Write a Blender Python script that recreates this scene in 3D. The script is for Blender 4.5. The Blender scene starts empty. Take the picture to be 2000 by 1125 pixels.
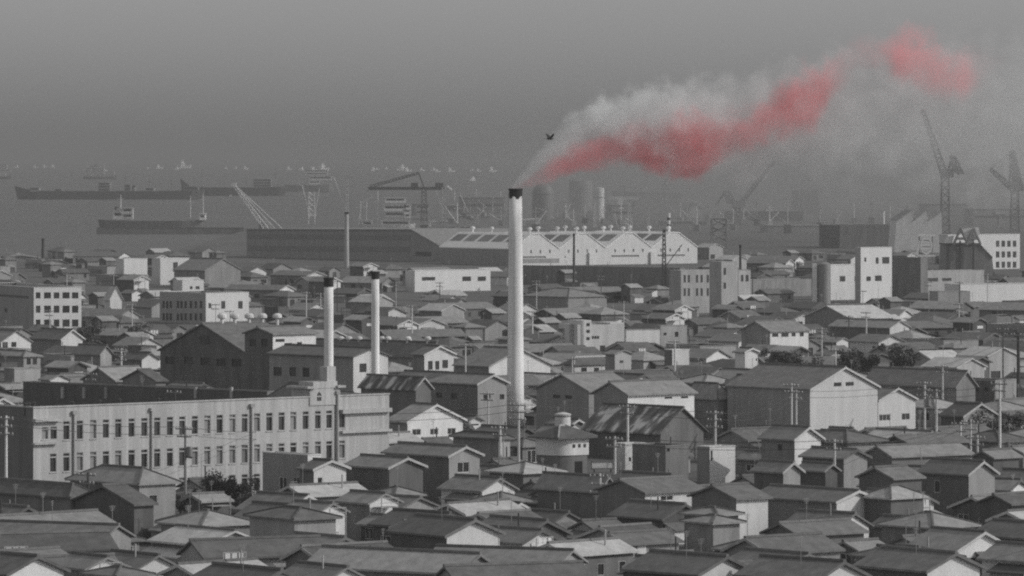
import bpy, math, random
import numpy as np
from mathutils import Vector, Matrix
R = math.radians
random.seed(11)
sc = bpy.context.scene
COL = sc.collection

# ------------------------------------------------------------------ camera, sky, sun, exposure
F = 11000.0      # focal length in photograph pixels (2000 wide): a long telephoto lens
YH = 300.0       # eye level in the photograph
H = 42.0         # the camera stands on a hill 42 m above the town
cam = bpy.data.cameras.new('camera'); camo = bpy.data.objects.new('camera', cam); COL.objects.link(camo)
cam.sensor_fit = 'HORIZONTAL'; cam.sensor_width = 36.0; cam.lens = 36.0 * F / 2000.0
cam.shift_y = -(562.5 - YH) / 2000.0
cam.clip_start = 1.0; cam.clip_end = 60000.0
camo.location = (0, 0, H); camo.rotation_euler = (R(90), 0, 0)
sc.camera = camo

SUN_EL, SUN_AZ = 30.0, 82.0     # azimuth measured from "behind the camera" towards the right
sdir = Vector((math.sin(R(SUN_AZ)) * math.cos(R(SUN_EL)), -math.cos(R(SUN_AZ)) * math.cos(R(SUN_EL)), math.sin(R(SUN_EL))))
w = bpy.data.worlds.new('World'); sc.world = w; w.use_nodes = True
nt = w.node_tree; nt.nodes.clear()
wo = nt.nodes.new('ShaderNodeOutputWorld'); bg = nt.nodes.new('ShaderNodeBackground'); sky = nt.nodes.new('ShaderNodeTexSky')
hs = nt.nodes.new('ShaderNodeHueSaturation'); hs.inputs['Saturation'].default_value = 0.0
sky.sky_type = 'NISHITA'; sky.sun_disc = False; sky.sun_elevation = R(SUN_EL)
sky.sun_rotation = math.atan2(sdir.x, sdir.y)
sky.air_density = 1.0; sky.dust_density = 1.5; sky.ozone_density = 1.0
nt.links.new(sky.outputs[0], hs.inputs['Color']); nt.links.new(hs.outputs[0], bg.inputs['Color']); nt.links.new(bg.outputs[0], wo.inputs['Surface'])
bg.inputs['Strength'].default_value = 0.13
sl = bpy.data.lights.new('sun', 'SUN'); slo = bpy.data.objects.new('sun', sl); COL.objects.link(slo)
sl.energy = 2.6; sl.angle = R(0.5); sl.color = (1.0, 0.985, 0.965)
slo.rotation_euler = sdir.to_track_quat('Z', 'Y').to_euler(); slo.location = (200, 0, 200)
sc.view_settings.view_transform = 'Standard'; sc.view_settings.look = 'None'
sc.view_settings.exposure = -0.30; sc.view_settings.gamma = 1.0; sc.view_settings.use_curve_mapping = False
sc.render.engine = 'CYCLES'
cy = sc.cycles
cy.max_bounces = 12; cy.diffuse_bounces = 2; cy.glossy_bounces = 2; cy.transmission_bounces = 2; cy.volume_bounces = 12
cy.volume_step_rate = 0.6; cy.volume_max_steps = 256
cy.pixel_filter_type = 'BLACKMAN_HARRIS'; cy.filter_width = 2.1
cy.use_denoising = False

# ------------------------------------------------------------------ helpers
def rgb(v): return (v, v, v, 1.0) if not isinstance(v, (tuple, list)) else (*v, 1.0)
MATS = {}
def mat(name, col, rough=0.8, var=0.25, scale=0.6, stretch=(1, 1, 0.25), rnd=0.25, fine=0.12, spec=0.3, streak=0.0):
    """procedural matt surface: cloudy weathering + fine mottling + a tone of its own for every object"""
    m = bpy.data.materials.new(name); m.use_nodes = True; n = m.node_tree.nodes; L = m.node_tree.links
    b = n['Principled BSDF']; b.inputs['Roughness'].default_value = rough; b.inputs['Specular IOR Level'].default_value = spec
    tc = n.new('ShaderNodeTexCoord'); mp = n.new('ShaderNodeMapping'); mp.inputs['Scale'].default_value = stretch
    oi = n.new('ShaderNodeObjectInfo'); av = n.new('ShaderNodeVectorMath'); av.operation = 'MULTIPLY_ADD'
    av.inputs[1].default_value = (1, 1, 1)
    mo = n.new('ShaderNodeMath'); mo.operation = 'MULTIPLY'; mo.inputs[1].default_value = 97.0
    L.new(oi.outputs['Random'], mo.inputs[0]); L.new(tc.outputs['Object'], mp.inputs['Vector'])
    L.new(mp.outputs[0], av.inputs[0]); L.new(mo.outputs[0], av.inputs[2])
    nz = n.new('ShaderNodeTexNoise'); nz.inputs['Scale'].default_value = scale; nz.inputs['Detail'].default_value = 5; nz.inputs['Roughness'].default_value = 0.62
    L.new(av.outputs[0], nz.inputs['Vector'])
    nf = n.new('ShaderNodeTexNoise'); nf.inputs['Scale'].default_value = 5.0; nf.inputs['Detail'].default_value = 3
    L.new(tc.outputs['Object'], nf.inputs['Vector'])
    def rng(src, amt):
        r = n.new('ShaderNodeMapRange'); r.inputs['From Min'].default_value = 0.3; r.inputs['From Max'].default_value = 0.7
        r.inputs['To Min'].default_value = 1 - amt; r.inputs['To Max'].default_value = 1 + amt; L.new(src, r.inputs['Value']); return r.outputs[0]
    def mul(a, c):
        k = n.new('ShaderNodeMath'); k.operation = 'MULTIPLY'; L.new(a, k.inputs[0]); L.new(c, k.inputs[1]); return k.outputs[0]
    rr = n.new('ShaderNodeMapRange'); rr.inputs['To Min'].default_value = 1 - rnd; rr.inputs['To Max'].default_value = 1 + rnd
    L.new(oi.outputs['Random'], rr.inputs['Value'])
    v = mul(mul(rng(nz.outputs['Fac'], var), rng(nf.outputs['Fac'], fine)), rr.outputs[0])
    if streak:
        ns = n.new('ShaderNodeTexNoise'); ns.inputs['Scale'].default_value = 1.0; ns.inputs['Detail'].default_value = 3
        ms = n.new('ShaderNodeMapping'); ms.inputs['Scale'].default_value = (1.6, 1.6, 0.05)
        L.new(tc.outputs['Object'], ms.inputs['Vector']); L.new(ms.outputs[0], ns.inputs['Vector'])
        v = mul(v, rng(ns.outputs['Fac'], streak))
    mx = n.new('ShaderNodeVectorMath'); mx.operation = 'SCALE'; mx.inputs[0].default_value = rgb(col)[:3]; L.new(v, mx.inputs['Scale'])
    L.new(mx.outputs[0], b.inputs['Base Color'])
    MATS[name] = m
    return m

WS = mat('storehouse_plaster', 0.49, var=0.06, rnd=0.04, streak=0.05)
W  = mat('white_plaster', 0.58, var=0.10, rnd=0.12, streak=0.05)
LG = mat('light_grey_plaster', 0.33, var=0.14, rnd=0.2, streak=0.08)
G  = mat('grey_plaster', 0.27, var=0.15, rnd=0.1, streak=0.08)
DW = mat('dark_weathered_boards_and_shade', 0.19, var=0.22, rnd=0.3, streak=0.07)  # also stands in for the shade on the school's end wall
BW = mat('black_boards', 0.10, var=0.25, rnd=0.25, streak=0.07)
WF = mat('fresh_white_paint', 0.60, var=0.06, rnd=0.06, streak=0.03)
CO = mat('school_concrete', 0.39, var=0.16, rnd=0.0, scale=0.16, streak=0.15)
RK = mat('dark_roof_tile', 0.13, var=0.25, rnd=0.25, stretch=(1, 1, 1), scale=0.8)
RM = mat('grey_roof_tile', 0.20, var=0.22, rnd=0.25, stretch=(1, 1, 1), scale=0.8)
RL = mat('pale_roof_tile', 0.30, var=0.22, rnd=0.2, stretch=(1, 1, 1), scale=0.8)
RT = mat('bright_tin_roof', 0.45, var=0.2, rnd=0.15, stretch=(1, 1, 1), scale=0.7)
RP = mat('patched_tin_roof', 0.20, var=0.2, rnd=0.0, stretch=(0.3, 1.0, 1), scale=0.5)
def _patch(m):            # rusty and renewed tin sheets side by side
    n = m.node_tree.nodes; L = m.node_tree.links; tc = n.new('ShaderNodeTexCoord'); mp = n.new('ShaderNodeMapping'); mp.inputs['Scale'].default_value = (.22, .55, .22)
    vo = n.new('ShaderNodeTexNoise'); vo.inputs['Scale'].default_value = 1.3; vo.inputs['Detail'].default_value = 2
    cr = n.new('ShaderNodeValToRGB'); e = cr.color_ramp.elements; e[0].position = .42; e[0].color = (.09, .09, .09, 1); e[1].position = .62; e[1].color = (.55, .55, .55, 1)
    x = cr.color_ramp.elements.new(.53); x.color = (.2, .2, .2, 1)
    L.new(tc.outputs['Object'], mp.inputs[0]); L.new(mp.outputs[0], vo.inputs['Vector']); L.new(vo.outputs['Fac'], cr.inputs[0]); L.new(cr.outputs[0], n['Principled BSDF'].inputs['Base Color'])
_patch(RP)
WB = mat('white_boat_paint', 0.85, var=0.05, rnd=0.05)
RS = mat('white_shed_roof', 0.85, var=0.08, rnd=0.05, stretch=(1, 1, 1))
HU = mat('faded_dark_hull', 0.12, var=0.2)
GP = mat('papered_window', 0.20, var=0.2, rnd=0.3)
GL = mat('window_glass', 0.035, rough=0.25, var=0.3, rnd=0.5, spec=0.4)
FR = mat('pale_window_frame', 0.5, var=0.1)
FD = mat('dark_window_frame', 0.09, var=0.1)
TR = mat('white_trim', 0.5, var=0.08, rnd=0.1)
CH = mat('chimney_concrete', 0.71, var=0.13, rnd=0.0, scale=0.5, stretch=(1, 1, 0.15), streak=0.14)
SO = mat('soot', 0.022, var=0.3)
ST = mat('pale_painted_steel', 0.6, rough=0.5, var=0.12)
SD = mat('dark_painted_steel', 0.05, rough=0.5, var=0.2)
SM = mat('grey_painted_steel', 0.22, rough=0.5, var=0.2)
PW = mat('concrete_pole', 0.55, var=0.12, rnd=0.2)
PD = mat('tarred_wood_pole', 0.07, var=0.2)
LF = mat('dark_foliage', 0.085, var=0.5, rnd=0.3, scale=1.5, stretch=(1, 1, 1))
BK = mat('bark', 0.06)
GD = mat('town_ground', 0.10, var=0.35, scale=0.05, stretch=(1, 1, 1), rnd=0)
QY = mat('quay_stone', 0.10, var=0.2, scale=0.2)
BD = mat('bird_feathers', 0.03)

class MB:
    def __init__(s): s.v = []; s.f = []; s.m = []
    def face(s, pts, mi=0):
        b = len(s.v); s.v += [tuple(p) for p in pts]; s.f.append(tuple(range(b, b + len(pts)))); s.m.append(mi)
    def mesh(s, vs, fs, mi=0):
        b = len(s.v); s.v += [tuple(p) for p in vs]
        for f in fs: s.f.append(tuple(b + i for i in f)); s.m.append(mi)
    def box(s, x0, x1, y0, y1, z0, z1, mi=0):
        vs = [(x, y, z) for z in (z0, z1) for y in (y0, y1) for x in (x0, x1)]
        s.mesh(vs, [(0, 2, 3, 1), (4, 5, 7, 6), (0, 1, 5, 4), (2, 6, 7, 3), (0, 4, 6, 2), (1, 3, 7, 5)], mi); return s
    def prism(s, poly, axis, a0, a1, mi=0):
        """extrude a 2-D polygon; axis 'y': poly=(x,z), axis 'x': poly=(y,z), axis 'z': poly=(x,y)"""
        def P(p, a): return (p[0], a, p[1]) if axis == 'y' else (a, p[0], p[1]) if axis == 'x' else (p[0], p[1], a)
        n = len(poly); vs = [P(p, a0) for p in poly] + [P(p, a1) for p in poly]
        fs = [tuple(range(n)), tuple(range(2 * n - 1, n - 1, -1))] + [(i, (i + 1) % n, n + (i + 1) % n, n + i) for i in range(n)]
        s.mesh(vs, fs, mi); return s
    def lathe(s, prof, c=(0, 0), n=20, cap=True, mi=0):
        vs = []; fs = []
        for r, z in prof:
            for k in range(n): vs.append((c[0] + r * math.cos(2 * math.pi * k / n), c[1] + r * math.sin(2 * math.pi * k / n), z))
        for i in range(len(prof) - 1):
            for k in range(n): fs.append((i * n + k, i * n + (k + 1) % n, (i + 1) * n + (k + 1) % n, (i + 1) * n + k))
        if cap: fs.append(tuple(range(n - 1, -1, -1))); fs.append(tuple((len(prof) - 1) * n + k for k in range(n)))
        s.mesh(vs, fs, mi); return s
    def bar(s, p, q, r, n=4, r2=None, mi=0):
        p = Vector(p); q = Vector(q); d = (q - p).normalized(); up = Vector((0, 0, 1)) if abs(d.z) < 0.95 else Vector((1, 0, 0))
        a = d.cross(up).normalized(); b = d.cross(a); r2 = r if r2 is None else r2
        vs = []
        for c, rr in ((p, r), (q, r2)):
            for k in range(n):
                t = 2 * math.pi * (k + 0.5) / n; vs.append(c + a * math.cos(t) * rr + b * math.sin(t) * rr)
        fs = [(k, (k + 1) % n, n + (k + 1) % n, n + k) for k in range(n)] + [tuple(range(n - 1, -1, -1)), tuple(range(n, 2 * n))]
        s.mesh(vs, fs, mi); return s
    def ball(s, c, r, n=10, m=6, sz=1.0, mi=0):
        prof = [(max(0.02, r * math.sin(math.pi * i / m)), c[2] - r * sz * math.cos(math.pi * i / m)) for i in range(m + 1)]
        s.lathe(prof, (c[0], c[1]), n, True, mi); return s
    def build(s, name, mats, parent=None, smooth=False):
        me = bpy.data.meshes.new(name); me.from_pydata(s.v, [], s.f)
        if not isinstance(mats, (list, tuple)): mats = [mats]
        for m in mats: me.materials.append(m)
        if len(mats) > 1: me.polygons.foreach_set('material_index', s.m)
        if smooth: me.polygons.foreach_set('use_smooth', [True] * len(s.f))
        me.update()
        o = bpy.data.objects.new(name, me); COL.objects.link(o)
        if parent is not None: o.parent = parent
        return o

def tag(o, label=None, cat=None, group=None, kind=None):
    if label: o['label'] = label
    if cat: o['category'] = cat
    if group: o['group'] = group
    if kind: o['kind'] = kind
    return o
def thing(name, label, cat, loc=(0, 0, 0), rz=0.0, group=None):
    o = bpy.data.objects.new(name, None); COL.objects.link(o); o.location = loc; o.rotation_euler = (0, 0, rz)
    o.empty_display_size = 0.5
    return tag(o, label, cat, group)
def copy_tree(o, parent=None):
    c = o.copy(); COL.objects.link(c)
    if parent is not None: c.parent = parent
    for ch in list(o.children): copy_tree(ch, c)
    return c
def at(px, py, D): return Vector(((px - 1000) * D / F, D, H - (py - YH) * D / F))
def ground_D(py, z=0.0): return F * (H - z) / (py - YH)

# ------------------------------------------------------------------ building core
def panel(mb, o, u, n, L, h, ops, depth=0.18, mi=0, v0=0.0):
    """one wall face with real openings and reveals; o at the lower corner, u along, n outward"""
    o = Vector(o); u = Vector(u); n = Vector(n); zz = Vector((0, 0, 1))
    us = sorted({0.0, L} | {min(max(a, 0), L) for p in ops for a in (p[0], p[0] + p[2])})
    vs = sorted({v0, h} | {min(max(a, v0), h) for p in ops for a in (p[1], p[1] + p[3])})
    flip = u.cross(zz).dot(n) < 0
    def q(pts): mb.face(pts[::-1] if flip else pts, mi)
    for i in range(len(us) - 1):
        for j in range(len(vs) - 1):
            cu, cv = (us[i] + us[i + 1]) / 2, (vs[j] + vs[j + 1]) / 2
            if any(p[0] < cu < p[0] + p[2] and p[1] < cv < p[1] + p[3] for p in ops): continue
            q([o + u * us[i] + zz * vs[j], o + u * us[i + 1] + zz * vs[j], o + u * us[i + 1] + zz * vs[j + 1], o + u * us[i] + zz * vs[j + 1]])
    for p in ops:
        a, b, c, d = p[0], p[0] + p[2], p[1], p[1] + p[3]
        A, B, C, Dd = [o + u * x + zz * y for x, y in ((a, c), (b, c), (b, d), (a, d))]
        for s, t in ((A, B), (B, C), (C, Dd), (Dd, A)): q([t, s, s - n * depth, t - n * depth])

def windows(root, o, u, n, ops, style, depth=0.18, fm=None, gm=None):
    o = Vector(o); u = Vector(u); n = Vector(n); zz = Vector((0, 0, 1)); fm = fm or FR; gm = gm or GL
    for p in ops:
        a, b, c, d = p[0], p[0] + p[2], p[1], p[1] + p[3]
        def bar(mb, x0, x1, y0, y1, d0, d1):
            P = lambda x, y, k: o + u * x + zz * y - n * k
            vs = [P(x, y, k) for k in (d0, d1) for y in (y0, y1) for x in (x0, x1)]
            mb.mesh(vs, [(0, 2, 3, 1), (4, 5, 7, 6), (0, 1, 5, 4), (2, 6, 7, 3), (0, 4, 6, 2), (1, 3, 7, 5)])
        if style == 'plain':
            mb = MB(); bar(mb, a, b, c, d, depth * 0.8, depth * 1.15); mb.build('window', gm, root); continue
        t = 0.07; mb = MB()
        bar(mb, a, b, c, c + t, 0.03, depth * 0.8); bar(mb, a, b, d - t, d, 0.03, depth * 0.8)
        bar(mb, a, a + t, c + t, d - t, 0.03, depth * 0.8); bar(mb, b - t, b, c + t, d - t, 0.03, depth * 0.8)
        if style == 'school':
            k = c + (d - c) * 0.76; bar(mb, a + t, b - t, k, k + 0.16, 0.02, depth * 0.8)
            mb2 = MB(); x = (a + b) / 2
        elif style == 'framed':
            nm = max(1, round((b - a) / 0.9))
            for i in range(1, nm):
                x = a + (b - a) * i / nm; bar(mb, x - 0.03, x + 0.03, c + t, d - t, 0.05, depth * 0.8)
        f = mb.build('window', fm, root)
        g = MB(); bar(g, a, b, c, d, depth * 0.82, depth * 1.15); g.build('pane', GP if style == 'school' and random.random() < .22 else gm, f)
        if style == 'school' and random.random() < 0.8:
            s_ = MB(); bar(s_, a - 0.08, b + 0.08, c - 0.1, c - 0.004, -0.1, 0.08); s_.build('sill', CO, f)

def auto_windows(L, he, dens, rnd):
    out = []
    floors = [0.0, 2.9] if he > 4.7 else [0.0]
    for zf in floors:
        n = max(1, int(L / 3.0)); step = L / n
        for i in range(n):
            if rnd.random() > dens: continue
            ww = min(step - 0.7, rnd.choice((1.0, 1.6, 1.7, 2.4))); hh = rnd.choice((0.9, 1.2, 1.3)); v = zf + (1.0 if zf else rnd.choice((0.9, 0.9, 0.25)))
            if v < 0.5: hh = 1.75
            if ww < 0.5 or v + hh > he - 0.15: continue
            out.append((step * i + (step - ww) / 2, v, ww, hh))
    return out

def build_house(root, mode, Wr, Wl, he, rise, wall, roof, winR, winL, style='plain', gmat=None, fascia=None, oh=0.45, pent=False, ridge=True):
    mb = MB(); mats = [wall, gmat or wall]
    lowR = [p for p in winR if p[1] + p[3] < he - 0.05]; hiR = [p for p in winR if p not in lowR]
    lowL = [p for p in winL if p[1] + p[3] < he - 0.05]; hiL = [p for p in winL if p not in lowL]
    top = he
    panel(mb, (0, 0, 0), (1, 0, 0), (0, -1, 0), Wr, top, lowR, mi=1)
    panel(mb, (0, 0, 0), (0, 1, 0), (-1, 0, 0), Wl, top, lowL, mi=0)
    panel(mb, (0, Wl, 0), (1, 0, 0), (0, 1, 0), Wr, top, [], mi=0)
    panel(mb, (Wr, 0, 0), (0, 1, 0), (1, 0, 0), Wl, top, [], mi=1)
    if mode == 'R':
        mb.face([(0, 0, he), (Wr, 0, he), (Wr / 2, 0, he + rise)], 1); mb.face([(0, Wl, he), (Wr / 2, Wl, he + rise), (Wr, Wl, he)], 0)
    if mode == 'L':
        mb.face([(0, 0, he), (0, Wl / 2, he + rise), (0, Wl, he)], 0); mb.face([(Wr, 0, he), (Wr, Wl, he), (Wr, Wl / 2, he + rise)], 1)
    mb.build('wall', mats, root)
    windows(root, (0, 0, 0), (1, 0, 0), (0, -1, 0), lowR, style)
    windows(root, (0, 0, 0), (0, 1, 0), (-1, 0, 0), lowL, style)
    for (ops, u, n) in ((hiR, (1, 0, 0), (0, -1, 0)), (hiL, (0, 1, 0), (-1, 0, 0))):
        for p in ops:
            m2 = MB()
            if n[1]: m2.box(p[0], p[0] + p[2], -0.06, -0.002, p[1], p[1] + p[3])
            else: m2.box(-0.06, -0.002, p[0], p[0] + p[2], p[1], p[1] + p[3])
            m2.build('window', GL, root)
    rb = MB(); th = 0.2
    if mode in 'RL':
        Wd, Ln = (Wr, Wl) if mode == 'R' else (Wl, Wr)
        k = rise / (Wd / 2); e = 0.004; ge = 0.35
        poly = [(-oh, he - oh * k + e), (Wd / 2, he + rise + e), (Wd + oh, he - oh * k + e), (Wd + oh, he - oh * k + th), (Wd / 2, he + rise + th * 1.1), (-oh, he - oh * k + th)]
        rb.prism(poly, 'y' if mode == 'R' else 'x', -ge, Ln + ge)
        ro = rb.build('roof', roof, root)
        if ridge:
            rr = MB(); z = he + rise + th * 1.1 - 0.03
            pr = [(Wd / 2 - 0.2, z), (Wd / 2 + 0.2, z), (Wd / 2 + 0.13, z + 0.22), (Wd / 2 - 0.13, z + 0.22)]
            rr.prism(pr, 'y' if mode == 'R' else 'x', -ge - 0.03, Ln + ge + 0.03); rr.build('ridge_cap', RK, ro)
        if fascia:
            fb = MB(); t = 0.24
            for sgn in (0, 1):
                def pt(x): return he + (x * k if x <= Wd / 2 else (Wd - x) * k)
                x0, x1 = (-oh - 0.02, Wd / 2) if sgn == 0 else (Wd / 2, Wd + oh + 0.02)
                poly = [(x0, pt(x0) - 0.06), (x1, pt(x1) - 0.06), (x1, pt(x1) + t), (x0, pt(x0) + t)]
                fb.prism(poly, 'y' if mode == 'R' else 'x', -ge - 0.07, -ge - 0.003)
            fb.build('bargeboard', fascia, ro)
    elif mode == 'H':
        o2 = oh; x0, x1, y0, y1 = -o2, Wr + o2, -o2, Wl + o2; zb = he - 0.12; zt = he + 0.06; zr = he + rise + 0.1
        if Wl >= Wr: r0, r1 = (Wr / 2, Wr * 0.5), (Wr / 2, Wl - Wr * 0.5)
        else: r0, r1 = (Wl * 0.5, Wl / 2), (Wr - Wl * 0.5, Wl / 2)
        A = [(x0, y0, zb), (x1, y0, zb), (x1, y1, zb), (x0, y1, zb), (x0, y0, zt), (x1, y0, zt), (x1, y1, zt), (x0, y1, zt), (*r0, zr), (*r1, zr)]
        fs = [(3, 2, 1, 0), (0, 1, 5, 4), (1, 2, 6, 5), (2, 3, 7, 6), (3, 0, 4, 7)]
        fs += [(4, 5, 8), (5, 6, 9, 8), (6, 7, 9), (7, 4, 8, 9)] if Wl >= Wr else [(4, 5, 9, 8), (5, 6, 9), (6, 7, 8, 9), (7, 4, 8)]
        rb.mesh(A, fs); ro = rb.build('roof', roof, root)
        if ridge:
            rr = MB()
            for p, q in ((r0, r1),) : rr.bar((*p, zr + 0.05), (*q, zr + 0.05), 0.2)
            for c, r in (((x0, y0), r0), ((x1, y0), r0 if Wl >= Wr else r1), ((x0, y1), r1 if Wl >= Wr else r0)):
                rr.bar((c[0], c[1], zt + 0.03), (*r, zr + 0.05), 0.13)
            rr.build('ridge_cap', fascia or RK, ro)
    else:   # flat roof behind a parapet
        rb.box(0.25, Wr - 0.25, 0.25, Wl - 0.25, he - 0.7, he - 0.45); rb.build('roof', roof, root)
        cp = MB(); t = 0.3
        for x0, x1, y0, y1 in ((-0.06, Wr + 0.06, -0.06, t), (-0.06, Wr + 0.06, Wl - t, Wl + 0.06), (-0.06, t, t, Wl - t), (Wr - t, Wr + 0.06, t, Wl - t)):
            cp.box(x0, x1, y0, y1, he + 0.003, he + 0.14)
        cp.build('coping', fascia or (gmat or wall), root)
    if pent:
        pb = MB(); z = min(2.75, he - 0.5)
        pb.prism([(-0.95, z - 0.42), (-0.95, z - 0.32), (-0.003, z + 0.12), (-0.003, z - 0.02)], 'x', 0.1, Wr - 0.1)
        pb.build('pent_roof', roof, root)

FOOT = []      # ground circles already taken, and picture zones that must stay in view
ZONES = []
def solve(xl, xc, xr, ye, he, a, D=None):
    D = D or F * (H - he) / (ye - YH)
    O = Vector(((xc - 1000) * D / F, D)); dr = Vector((math.cos(a), math.sin(a))); dl = Vector((-math.sin(a), math.cos(a)))
    def t(px, d): k = (px - 1000) / F; return (k * O.y - O.x) / (d.x - k * d.y)
    return D, O, dr, dl, t(xr, dr), t(xl, dl)
def px_rects(rects, O, d):
    out = []
    for (x0, y0, x1, y1) in rects:
        def t(px): k = (px - 1000) / F; return (k * O.y - O.x) / (d.x - k * d.y)
        t0, t1 = t(x0), t(x1); D = O.y + d.y * (t0 + t1) / 2
        za, zb = H - (y1 - YH) * D / F, H - (y0 - YH) * D / F
        u0, u1 = min(t0, t1), max(t0, t1); out.append((u0, za, u1 - u0, zb - za))
    return out
def occupy(O, a, Wr, Wl, pad=0.0):
    dr = Vector((math.cos(a), math.sin(a))); dl = Vector((-math.sin(a), math.cos(a)))
    FOOT.append([O + dr * x + dl * y for x, y in ((-pad, -pad), (Wr + pad, -pad), (Wr + pad, Wl + pad), (-pad, Wl + pad))])
def sat(A, B):
    for P in (A, B):
        for i in range(len(P)):
            e = P[(i + 1) % len(P)] - P[i]; n = Vector((-e.y, e.x))
            a = [n.dot(v) for v in A]; b = [n.dot(v) for v in B]
            if max(a) <= min(b) or max(b) <= min(a): return False
    return True

NAMED = []
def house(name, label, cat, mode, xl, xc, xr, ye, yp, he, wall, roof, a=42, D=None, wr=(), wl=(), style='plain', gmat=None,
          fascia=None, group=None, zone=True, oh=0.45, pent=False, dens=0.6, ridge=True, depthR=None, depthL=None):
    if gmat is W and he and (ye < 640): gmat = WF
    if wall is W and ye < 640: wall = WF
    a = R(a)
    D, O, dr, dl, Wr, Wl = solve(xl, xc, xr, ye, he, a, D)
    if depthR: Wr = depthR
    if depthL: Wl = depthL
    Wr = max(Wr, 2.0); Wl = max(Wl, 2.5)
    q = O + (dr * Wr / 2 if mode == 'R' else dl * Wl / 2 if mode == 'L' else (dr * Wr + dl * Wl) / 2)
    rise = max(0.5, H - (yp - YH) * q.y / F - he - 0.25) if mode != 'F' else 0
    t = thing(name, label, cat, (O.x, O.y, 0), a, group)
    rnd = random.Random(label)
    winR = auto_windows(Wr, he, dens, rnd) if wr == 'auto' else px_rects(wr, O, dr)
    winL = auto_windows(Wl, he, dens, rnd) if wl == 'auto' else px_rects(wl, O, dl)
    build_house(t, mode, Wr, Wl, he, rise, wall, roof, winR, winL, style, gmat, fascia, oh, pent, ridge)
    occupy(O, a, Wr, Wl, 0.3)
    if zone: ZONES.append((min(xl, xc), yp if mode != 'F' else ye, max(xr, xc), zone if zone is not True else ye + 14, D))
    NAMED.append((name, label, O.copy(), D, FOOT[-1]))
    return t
ORD = ['first', 'second', 'third', 'fourth', 'fifth', 'sixth', 'seventh', 'eighth', 'ninth', 'tenth', 'eleventh', 'twelfth', 'thirteenth', 'fourteenth', 'fifteenth', 'sixteenth', 'seventeenth', 'eighteenth', 'nineteenth', 'twentieth']
def ORDW(i):
    if i < 20: return ORD[i]
    tens = ['twenty', 'thirty', 'forty', 'fifty', 'sixty'][(i + 1) // 10 - 2]
    return tens[:-1] + 'ieth' if (i + 1) % 10 == 0 else tens + '-' + ORD[(i + 1) % 10 - 1]
# ------------------------------------------------------------------ the setting: sea, land, haze
def sheet(name, pts, z, m, kind='structure'):
    mb = MB(); mb.face([(x, y, z) for x, y in pts]); return tag(mb.build(name, m), kind=kind)
ms = mat('sea_water', 0.04, rough=0.42, var=0.25, scale=0.004, stretch=(0.35, 1, 1), rnd=0, spec=0.45)
_n = ms.node_tree.nodes; _L = ms.node_tree.links
_tc = _n.new('ShaderNodeTexCoord'); _mp = _n.new('ShaderNodeMapping'); _mp.inputs['Scale'].default_value = (1, 0.35, 1)
_nz = _n.new('ShaderNodeTexNoise'); _nz.inputs['Scale'].default_value = 0.25; _nz.inputs['Detail'].default_value = 4
_bp = _n.new('ShaderNodeBump'); _bp.inputs['Strength'].default_value = 0.6; _bp.inputs['Distance'].default_value = 1.2
_L.new(_tc.outputs['Object'], _mp.inputs['Vector']); _L.new(_mp.outputs[0], _nz.inputs['Vector']); _L.new(_nz.outputs['Fac'], _bp.inputs['Height'])
_L.new(_bp.outputs[0], _n['Principled BSDF'].inputs['Normal'])
sheet('sea', [(-4200, 1500), (4200, 1500), (4200, 26000), (-4200, 26000)], -2.0, ms)
gm = MB()
land = [(-1200, -60), (1200, -60), (1200, 4300), (30, 4300), (0, 3110), (-146, 3110), (-146, 2320), (-1200, 2320)]
gm.prism(land, 'z', -3.0, 0.0)
tag(gm.build('ground', GD), kind='structure')
bw = MB(); D0 = 3085.0
xa, xb = at(188, 450, D0).x, -147.0
bw.prism([(D0, -3), (D0 + 7, -3), (D0 + 6, 0.6), (D0 + 3.2, 0.6), (D0 + 3.2, 1.5), (D0 + 2.4, 1.5), (D0 + 2.4, 0.6), (D0 + 1, 0.6)], 'x', xa, xb)
bwo = tag(bw.build('breakwater', QY), 'long low dark stone breakwater in the harbour below the pale coaster', 'breakwater')

hb = MB(); hb.box(-4600, 4600, -120, 26500, -4.0, 92.0)
hz = tag(hb.build('haze', []), kind='stuff')
mh = bpy.data.materials.new('haze_air'); mh.use_nodes = True; n_ = mh.node_tree.nodes; n_.clear()
ho = n_.new('ShaderNodeOutputMaterial'); pv = n_.new('ShaderNodeVolumePrincipled')
pv.inputs['Color'].default_value = (0.40, 0.40, 0.40, 1); pv.inputs['Density'].default_value = 1.2e-4; pv.inputs['Anisotropy'].default_value = 0.15
mh.node_tree.links.new(pv.outputs[0], ho.inputs['Volume']); mh.cycles.homogeneous_volume = True
hz.data.materials.append(mh)

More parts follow.
